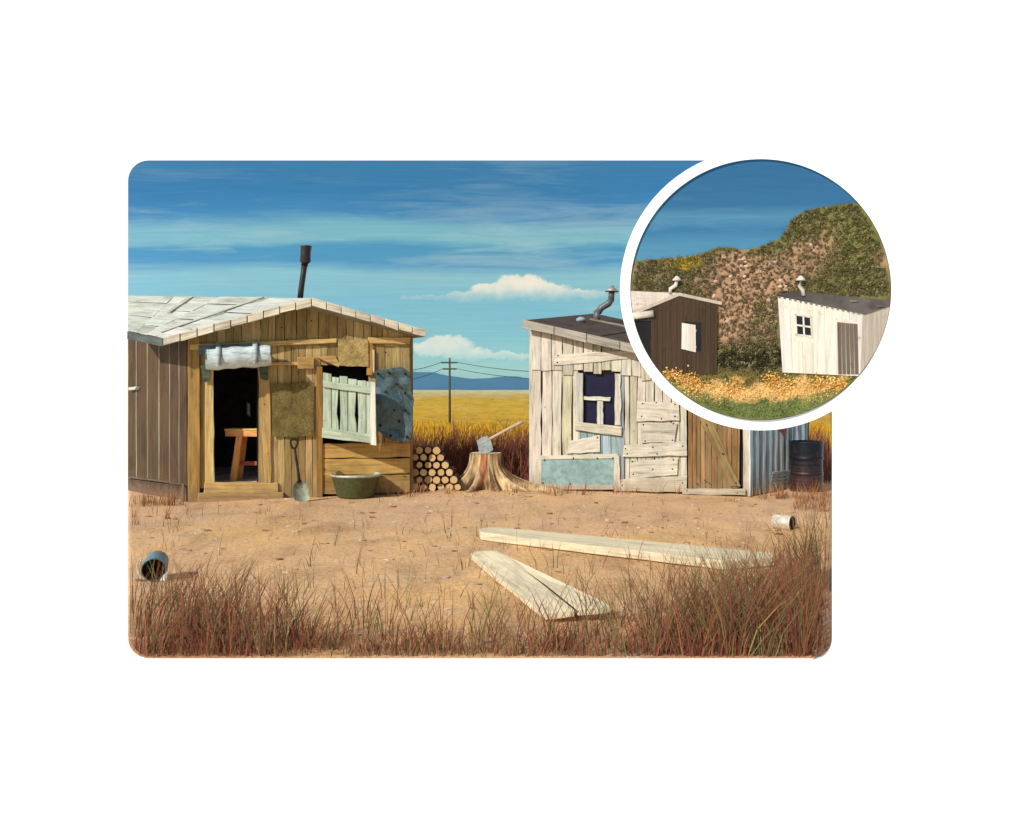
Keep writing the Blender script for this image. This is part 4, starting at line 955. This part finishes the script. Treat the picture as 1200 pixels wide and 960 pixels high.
# ------------------------------------------------------------------ round relief panel on its own post, right of the set
PC = at(891.5, 339.5, 5.0); pn = (CAM-PC).normalized(); RI, RO = 153.0, 165.0
def Lp(px, py, w=0.0, raw=False):
    w = w if raw else .036+.18*w
    d = ray(px, py); q = PC+pn*w; return CAM+d*((q-CAM).dot(pn)/d.dot(pn))
CX, CY = 891.5, 339.5
def circ(r, n=120): return [(CX+r*math.cos(2*math.pi*k/n), CY+r*math.sin(2*math.pi*k/n)) for k in range(n)]
def clip(poly, r=RI-.6, n=90):
    cp = circ(r, n)
    for i in range(n):
        a, b = cp[i], cp[(i+1) % n]; outp = []
        ins = lambda p: (b[0]-a[0])*(p[1]-a[1])-(b[1]-a[1])*(p[0]-a[0]) >= 0
        for j in range(len(poly)):
            p, q = poly[j], poly[(j+1) % len(poly)]; ip, iq = ins(p), ins(q)
            if ip: outp.append(p)
            if ip != iq:
                d1 = (b[0]-a[0])*(p[1]-a[1])-(b[1]-a[1])*(p[0]-a[0]); d2 = (b[0]-a[0])*(q[1]-a[1])-(b[1]-a[1])*(q[0]-a[0]); k = d1/(d1-d2)
                outp.append((p[0]+(q[0]-p[0])*k, p[1]+(q[1]-p[1])*k))
        poly = outp
        if not poly: return []
    return poly
def rel(mb, poly, w1, th, c, grain=None):
    p = clip(poly)
    if len(p) < 3: return
    pts = [Lp(x, y, w1) for x, y in p]; mb.prism(pts, -pn*th, c, grain or UP)
panel = thing('round_panel', V((at(CX, CY, 17.2).x, 17.2, .02)), 'round white rimmed relief panel with painted sky, held out in front of the white shack', 'panel')
mb = MB(); pts = [Lp(x, y, .049, True) for x, y in circ(RO, 160)]; pin = [Lp(x, y, .049, True) for x, y in circ(RI, 160)]; pdn = [Lp(x, y, .0, True) for x, y in circ(RI, 160)]
bk_ = [PC-pn*.02+(p-PC)*.96 for p in pts]; n = 160
mb.add(pts+pin+bk_+pdn, [[i, (i+1) % n, n+(i+1) % n, n+i] for i in range(n)]+[[i, 2*n+i, 2*n+(i+1) % n, (i+1) % n] for i in range(n)]+[[2*n+i for i in range(n)]]+[[n+i, n+(i+1) % n, 3*n+(i+1) % n, 3*n+i] for i in range(n)], (1, 1, 1)); mb.build('rim', M['white'], panel)
me = bpy.data.meshes.new('sky_disc'); cp = circ(RI+.2, 160); me.from_pydata([tuple(Lp(x, y, .035, True)) for x, y in cp], [], [list(range(160))[::-1]]); uvl = me.uv_layers.new(name='UVMap')
for lp in me.loops: x, y = cp[lp.vertex_index]; uvl.data[lp.index].uv = ((x-739)/306*.5, (310-y)/124*.45+.0)
SKY2 = [(0.0, (92, 150, 180)), (.08, (84, 142, 174)), (.14, (66, 124, 164)), (.20, (86, 140, 170)), (.25, (60, 114, 154)), (.38, (56, 108, 148)), (.6, (58, 112, 148))]
me.materials.append(sky_material('painted_sky_disc', SKY2, False, .02, .78)); so = bpy.data.objects.new('sky_disc', me); col.objects.link(so); so.parent = panel; so.matrix_parent_inverse = Matrix.Translation(-panel.location)
MD = 17.2; mp = at(CX, CY, MD)
mb = MB(); mb.tube([V((mp.x, mp.y, -.03)), V((mp.x, mp.y, mp.z+.12))], .06, (1, 1, 1), 14); mb.build('mast', M['white'], panel)
mb = MB(); mb.tube([mp, PC-pn*.02], [.055, .04], (1, 1, 1), 12); mb.build('boom', M['white'], panel)
# hillside
hx = [738, 755, 775, 800, 822, 840, 858, 872, 890, 905, 917, 922, 928, 940, 955, 975, 1000, 1015, 1046]; hy = [306, 305, 303, 302, 297, 290, 290.5, 293, 289, 283, 277, 268, 257, 249, 244, 241, 237.5, 241, 252]
def htop(x): return float(np.interp(x, hx, hy))+1.2*mnoise.noise(V((x*.15, 0, 0)))
def hill_w(x, y): 
    t_ = max(0, (y-htop(x))/(440-htop(x)+.01)); return min(.085, max(.004, .006+.05*t_**.7+.050*mnoise.noise(V((x*.022, y*.022, 5)))+.040*mnoise.noise(V((x*.06, y*.05, 2)))+.022*mnoise.noise(V((x*.16, y*.13, 8)))))
OL = C(112, 104, 66, 1.0); OL2 = C(118, 112, 64, 1.0); GG = C(134, 116, 86, 1.0); ROCK = C(178, 142, 110, .9); DKG = C(72, 72, 48, .8); YEL = C(206, 180, 40, 1.0)
def hill_c(x, y):
    n = mnoise.noise(V((x*.05, y*.05, 1)))+.6*mnoise.noise(V((x*.16, y*.16, 6)))
    rock = math.exp(-(((x-850)-(345-y)*.12)/36)**2)*math.exp(-max(0, y-400)/14)*min(1, max(0, (y-286)/14))+.9*math.exp(-((y-(354-(x-850)*.52))/30)**2)*min(1, max(0, (x-850)/20))*min(1, max(0, (1000-x)/34))+.8*math.exp(-((x-1035)/14)**2-((y-305)/18)**2)+.5*math.exp(-((x-905)/18)**2-((y-400)/26)**2)
    c = lerp3(OL, GG, .5+n*.8) if y > 310 else lerp3(OL, OL2, .5+n)
    if x > 940: c = lerp3(c, C(108, 106, 56, 1.0), .55+n*.4)
    c = lerp3(c, ROCK, (rock+n*.35-.25)*1.3)
    c = lerp3(c, DKG, (y-395+n*8)/22 if 838 < x < 918 else 0)
    c = lerp3(c, YEL, 1.5*math.exp(-((x-803)/24)**2-((y-309)/9)**2)-.3+n*.3)
    return c
nx, ny = 150, 100; vs = []; cc = []
for i in range(nx+1):
    x = 739.2+(1043.6-739.2)*i/nx; hh = math.sqrt(max(0.01, (RI-.5)**2-(x-CX)**2)); ya = max(htop(x), CY-hh); yb = max(ya+.3, min(443, CY+hh))
    if CY+hh < ya: yb = ya = CY
    for j in range(ny+1): y = ya+(yb-ya)*j/ny; vs.append(Lp(x, y, hill_w(x, y)))
for i in range(nx):
    x = 739.2+304.4*(i+.5)/nx; hh = math.sqrt(max(0.01, (RI-.5)**2-(x-CX)**2)); ya = max(htop(x), CY-hh); yb = max(ya+.3, min(443, CY+hh))
    for j in range(ny): cc.append(hill_c(x, ya+(yb-ya)*(j+.5)/ny))
mb = MB(); mb.add(vs, [[i*(ny+1)+j, (i+1)*(ny+1)+j, (i+1)*(ny+1)+j+1, i*(ny+1)+j+1] for i in range(nx) for j in range(ny)], OL, None, False, cc); hill = mb.build('hillside', M['rough'], panel, recalc=False)
def leaves(name, pts, parent):
    mb = MB()
    for x, y, w, s_, c_ in pts:
        if (x-CX)**2+(y-CY)**2 > (RI-2.2)**2: continue
        p = Lp(x, y, w); u = V((jit(1), jit(1), jit(1))).normalized(); v = u.orthogonal().normalized(); s2 = s_*.005
        v = (v+u.cross(v)*jit(2)).normalized()
        mb.add([p-u*s2, p+v*s2*.6, p+u*s2, p-v*s2*.6], [[0, 1, 2, 3]], vary(c_, .28, .05))
    o = mb.build(name, M['grass'], parent, recalc=False); o['kind'] = 'stuff'; return o
def rocky(x, y):
    c = hill_c(x, y); return c[0]/(c[1]+1e-4) > 1.36 and c[0] > .28
pts = []
mbr = MB(); nr = 0
bm = bmesh.new(); bmesh.ops.create_icosphere(bm, subdivisions=1, radius=1); icov = [v.co.copy() for v in bm.verts]; icof = [[v.index for v in f.verts] for f in bm.faces]; bm.free()
for _ in range(6500):
    x = random.uniform(739, 1044); y = random.uniform(htop(x)+1, 434)
    if (x-CX)**2+(y-CY)**2 > (RI-5)**2 or (y > 352 and x < 842) or (y > 350 and x > 910) or (x > 925 and y > 346): continue
    c0 = hill_c(x, y)
    if rocky(x, y) and random.random() < .42:              # broken rock
        R_ = random.choice((random.uniform(.5, 1.4), random.uniform(.5, 1.4), random.uniform(1.2, 3.2)))*.005; p = Lp(x, y, hill_w(x, y)); sd_ = random.uniform(0, 99); cr = vary(random.choice((c0, c0, C(176, 142, 112, .9), C(150, 116, 88, .85), C(204, 174, 146, .95), C(116, 92, 70, .8))), .2)
        mbr.add([p+V((v.x*R_*1.3, v.y*R_*.7, v.z*R_))*(1+.7*mnoise.noise(v*1.7+V((sd_, 0, 0)))) for v in icov], icof, cr)
    else:                                                   # a shrub: a small dome of leaves
        R_ = random.uniform(1.2, 3.8)*(1 if y > 300 else .8)*(.6 if rocky(x, y) else 1); cs = vary(random.choice((C(126, 108, 78, .95), C(112, 102, 62, .9), C(144, 120, 88, .95))) if rocky(x, y) else random.choice((c0, c0, c0, C(116, 114, 62, 1.0), C(140, 128, 82, 1.05), C(100, 100, 62, .95), C(156, 140, 104, 1.05))), .2, .05)
        for _k in range(int(9+R_*7)):
            a_, q_ = random.uniform(0, 6.28), math.sqrt(random.random()); dx, dy = math.cos(a_)*q_*R_, math.sin(a_)*q_*R_*.8
            hgt = math.sqrt(max(0, 1-q_*q_)); sh_ = .62+.5*hgt*random.uniform(.6, 1.1)-.10*dy/R_  # leaf colour lighter at crown and upper side, dome shading painted in
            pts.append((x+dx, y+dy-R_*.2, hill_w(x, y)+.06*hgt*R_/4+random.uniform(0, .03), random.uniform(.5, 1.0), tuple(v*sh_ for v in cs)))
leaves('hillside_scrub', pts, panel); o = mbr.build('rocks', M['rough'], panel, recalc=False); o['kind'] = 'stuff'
gx = [740+k*8 for k in range(39)]
mb = MB(); vs = []; cc = []; nx, ny = 90, 40
def fore_c(x, y):
    n = mnoise.noise(V((x*.06, y*.08, 3)))+.5*mnoise.noise(V((x*.2, y*.2, 9)))
    c = lerp3(C(120, 112, 80, .6), C(128, 116, 62, .85), (y-430)/8+n*.5); c = lerp3(c, C(226, 186, 116, .95), ((y-445)/9+n*1.4)*(1 if n > -.5 else .3)); return lerp3(c, C(122, 132, 72, .85), (y-466+n*8)/7)
for i in range(nx+1):
    x = 752+(1032-752)*i/nx; hh = math.sqrt((RI-.6)**2-(x-CX)**2); y1 = CY+hh; ya = min(430, y1-.1)
    for j in range(ny+1): y = ya+(y1-ya)*j/ny; vs.append(Lp(x, y, .075+.10*(y-430)/62+.006*mnoise.noise(V((x*.2, y*.2, 1)))))
for i in range(nx):
    for j in range(ny): cc.append(fore_c(752+280*(i+.5)/nx, 430+62*(j+.5)/ny))
mb.add(vs, [[i*(ny+1)+j, (i+1)*(ny+1)+j, (i+1)*(ny+1)+j+1, i*(ny+1)+j+1] for i in range(nx) for j in range(ny)], OL, None, True, cc); mb.build('meadow', M['rough'], panel, recalc=False)
pts = []
while len(pts) < 9000:
    x = random.uniform(752, 1032); y = random.uniform(433, 492); n = mnoise.noise(V((x*.05, y*.05, 8))); up = max(0, n)*6 if y > 440 else 0
    pts.append((x, y-random.uniform(0, 1)*up, .085+.10*(y-430)/62+random.uniform(0, .014), random.uniform(.7, 1.4), fore_c(x, y)))
for cx, cy, s_ in ((800, 446, 15), (815, 452, 13), (785, 440, 10), (920, 455, 14), (905, 446, 10), (860, 455, 12), (960, 450, 12), (985, 452, 10)):
    for _ in range(260): x, y = random.gauss(cx, s_*.5), random.gauss(cy, s_*.42); pts.append((x, y, .12+random.uniform(0, .03), random.uniform(.9, 1.8), vary(random.choice((C(238, 196, 124, 1.0), C(230, 176, 92, 1.0), C(214, 168, 70, 1.0))), .2)))
for _ in range(900): x = random.uniform(842, 918); y = random.gauss(418, 8); pts.append((x, min(y, 430), hill_w(x, y)+random.uniform(.005, .03), random.uniform(.9, 1.9), vary(C(70, 72, 34, .55), .3)))
leaves('meadow_flowers', pts, panel)
# the two model shacks of the panel
mbk = thing('model_shack', Lp(800, 437, .12), 'miniature dark brown shack with white shutter at the left of the round panel', 'model shack')
DB = C(92, 72, 52, .6); mb = MB(); x = 738.0
roofy = lambda x: float(np.interp(x, [738, 796, 846], [367, 344, 355]))
while x < 840:
    x2 = min(840.5, x+random.uniform(4, 7))
    if 741 < x2 and not (740 < (x+x2)/2 < 761): rel(mb, [(x+.1, roofy(x)+1), (x2-.15, roofy(x2)+1), (x2-.15, 438.5), (x+.1, 438.5)], .125+jit(.002), .1, vary(DB, .12))
    elif x2 <= 763: rel(mb, [(x+.1, roofy(x)+1), (x2-.15, roofy(x2)+1), (x2-.15, 376), (x+.1, 376)], .125, .1, vary(DB, .12))
    x = x2
for q in ([(760, 362), (801, 359), (801, 361.5), (760, 364)], [(798, 411), (822, 412), (822, 414.5), (798, 414)], [(803, 352), (805.5, 352), (805.5, 371), (803, 371)], [(816, 358), (840, 360), (840, 362), (816, 360)]): rel(mb, q, .132, .02, vary(DB, .08))
mb.build('wall', M['relief'], mbk)
mb = MB(); rel(mb, [(739, 368), (762, 374), (762, 438), (739, 438)], .085, .01, (.01, .01, .01)); mb.build('doorway', M['dark'], mbk)
mb = MB(); rel(mb, [(738, 366.5), (796, 343.0), (846.5, 354.0), (845.5, 357.5), (796, 346.8), (738, 371)], .150, .11, C(206, 190, 170, .8)); rel(mb, [(738, 341), (760, 342), (797, 343.5), (738, 366)], .132, .09, C(226, 212, 196, .8))
for k in range(4): rel(mb, [(738, 344+k*5), (786-k*12, 345+k*4.6), (786-k*12, 346+k*4.6), (738, 345.4+k*5)], .136, .02, C(236, 226, 212, .8))
mb.build('roof', M['relief'], mbk)
mb = MB(); rel(mb, [(802, 377), (822, 378), (822, 412), (802, 411)], .128, .006, (.012, .012, .012)); wn = mb.build('window', M['dark'], mbk)
mb = MB(); rel(mb, [(799, 378.5), (815, 381), (815.5, 413), (798.5, 409)], .170, .012, C(238, 228, 212, .85))
for y in (384, 403): rel(mb, [(799, y), (816, y+2.5), (816, y+5), (799, y+2.5)], .153, .01, C(230, 220, 206, .85))
mb.build('shutter', M['relief'], wn)
mb = MB(); a, b = Lp(742, 370.5, .155), Lp(766, 367.5, .155); mb.tube([a, a.lerp(b, .5), b], .020, C(226, 214, 196, .85), 14); mb.build('door_roll', M['rough'], mbk)
def mflue(root, bx, by, pts, w):
    mb = MB(); mb.tube([Lp(x, y, w) for x, y in pts], .0115, C(230, 220, 206, .85), 10); f_ = mb.build('flue', M['rough'], root)
    x, y = pts[-1]; mb = MB(); mb.lathe(Lp(x, y+1, w), UP, [(0, 0), (.028, .001), (.026, .006), (.008, .026), (0, .03)], C(230, 220, 206, .85), 12); mb.build('flue_cap', M['rough'], f_)
mflue(mbk, 786, 343, [(785.5, 344), (785.5, 338.5), (792, 334.5), (793.2, 328)], .13)
mwh = thing('model_shack', Lp(965, 437, .12), 'miniature white shack with grey roof at the right of the round panel', 'model shack')
mb = MB(); WM = C(238, 228, 210, .85)
wy = lambda x: float(np.interp(x, [911, 1012], [347, 368])); xs = [911.5, 925, 938, 952, 966, 981, 995, 1011]
for a, b in zip(xs[:-1], xs[1:]):
    ka = lambda x: 917+(x-911.5)*(1008.5-917)/(1011-911.5)
    rel(mb, [(a+.05, wy(a)), (b-.1, wy(b)), (ka(b)-.1, 436.5+(b-911)*.045), (ka(a)+.05, 436.5+(a-911)*.045)], .13+jit(.0012), .09, vary(WM, .025))
for q in ([(914, 357), (950, 363), (950, 366), (914, 360)], [(978, 372), (1006, 377), (1006, 380), (978, 375)], [(928, 395), (955, 398), (955, 402), (929, 399)]): rel(mb, q, .135, .02, vary(WM, .03))
mb.build('front_wall', M['relief'], mwh)
mb = MB(); vs = [(1010.8, 368), (1045, 358), (1045, 432), (1008.5, 441)]; p = clip(vs)
fr = [Lp(x, y, .129-.07*(x-1009)/36) for x, y in p]; mb.prism(fr, -pn*.02, C(198, 184, 166, .8), UP); mb.build('side_wall', M['relief'], mwh)
mb = MB(); p = clip([(909.5, 345.5), (936, 341), (1046, 353), (1046, 357), (1013, 368.5)])
def rwd(x, y): return .150-.06*(np.interp(x, [909, 1046], [346, 372])-y)/20
mb.prism([Lp(x, y, float(rwd(x, y))) for x, y in p], -pn*.03, C(112, 104, 98, .6), V((1, 0, 0)))
for k in range(16):
    x = 912+k*6.2; rel(mb, [(x, wy(x)-.6), (x+2.6, wy(x+2.6)-.6), (x+2.6, wy(x+2.6)+1.6), (x, wy(x)+1.6)], .154, .02, C(150, 140, 130, .7))
for cx, cy in ((1000, 353), (1031, 359)): rel(mb, [(cx-6, cy-1.5), (cx+3, cy-2), (cx+6, cy+.5), (cx-3, cy+1.5)], .16, .03, C(136, 126, 116, .6))
mb.build('roof', M['tar'], mwh)
mb = MB(); rel(mb, [(932.5, 369), (949.5, 372), (950.5, 393.5), (934, 391.5)], .136, .01, (.02, .02, .02)); wn = mb.build('window', M['dark'], mwh)
mb = MB(); rel(mb, [(940.3, 370), (942.3, 370.4), (943.4, 393), (941.4, 393)], .142, .01, WM); rel(mb, [(932.8, 379.8), (950, 382.3), (950, 384.4), (932.8, 381.9)], .142, .01, WM); 
for q in ([(931, 367.5), (951, 371), (951, 373), (931, 369.5)], [(932, 391), (953, 393.6), (953, 396), (932, 393.4)], [(931, 368), (933, 368), (934.5, 392), (932.5, 392)], [(949, 371), (951, 371.4), (952.5, 394), (950.5, 394)]): rel(mb, q, .143, .012, WM)
mb.build('frame', M['relief'], wn)
mb = MB()
for k in range(5): 
    x = 981+k*4.8; rel(mb, [(x+.1, 377.5+k*.5), (x+4.6, 378+k*.5), (x+5.6+k*.12, 439), (x+1.4+k*.12, 438.6)], .139, .012, vary(C(136, 120, 104, .65), .10))
mb.build('door', M['relief'], mwh)
mflue(mwh, 940, 345, [(941.5, 346.5), (941, 340), (937, 335), (938.5, 328)], .13)

# ------------------------------------------------------------------ light, sky, camera
EL, AZ = rad(34), rad(42)
tdir = V((math.cos(EL)*math.sin(AZ), math.cos(EL)*math.cos(AZ), -math.sin(EL)))
sun = bpy.data.lights.new('sun', 'SUN'); sun.energy = 4.1; sun.angle = rad(.5); sun.color = (1.0, .965, .90)
so = bpy.data.objects.new('sun', sun); col.objects.link(so); so.rotation_euler = tdir.to_track_quat('-Z', 'Y').to_euler()
w = bpy.data.worlds.new('World'); sc.world = w; w.use_nodes = True
sk = w.node_tree.nodes.new('ShaderNodeTexSky'); sk.sky_type = 'NISHITA'; sk.sun_disc = False; sk.sun_elevation = EL; sk.sun_rotation = math.atan2(-tdir.x, -tdir.y)
bg = w.node_tree.nodes['Background']; bg.inputs['Strength'].default_value = .085; w.node_tree.links.new(sk.outputs[0], bg.inputs[0])
cam = bpy.data.cameras.new('camera'); cam.sensor_width = 36; cam.lens = 36*F/1200; cam.shift_y = -(480-PY0)/1200; cam.clip_end = 2000
co = bpy.data.objects.new('camera', cam); col.objects.link(co); co.location = CAM; co.rotation_euler = (math.pi/2, 0, 0); sc.camera = co
sc.view_settings.view_transform = 'Standard'; sc.view_settings.look = 'None'; sc.view_settings.exposure = 0
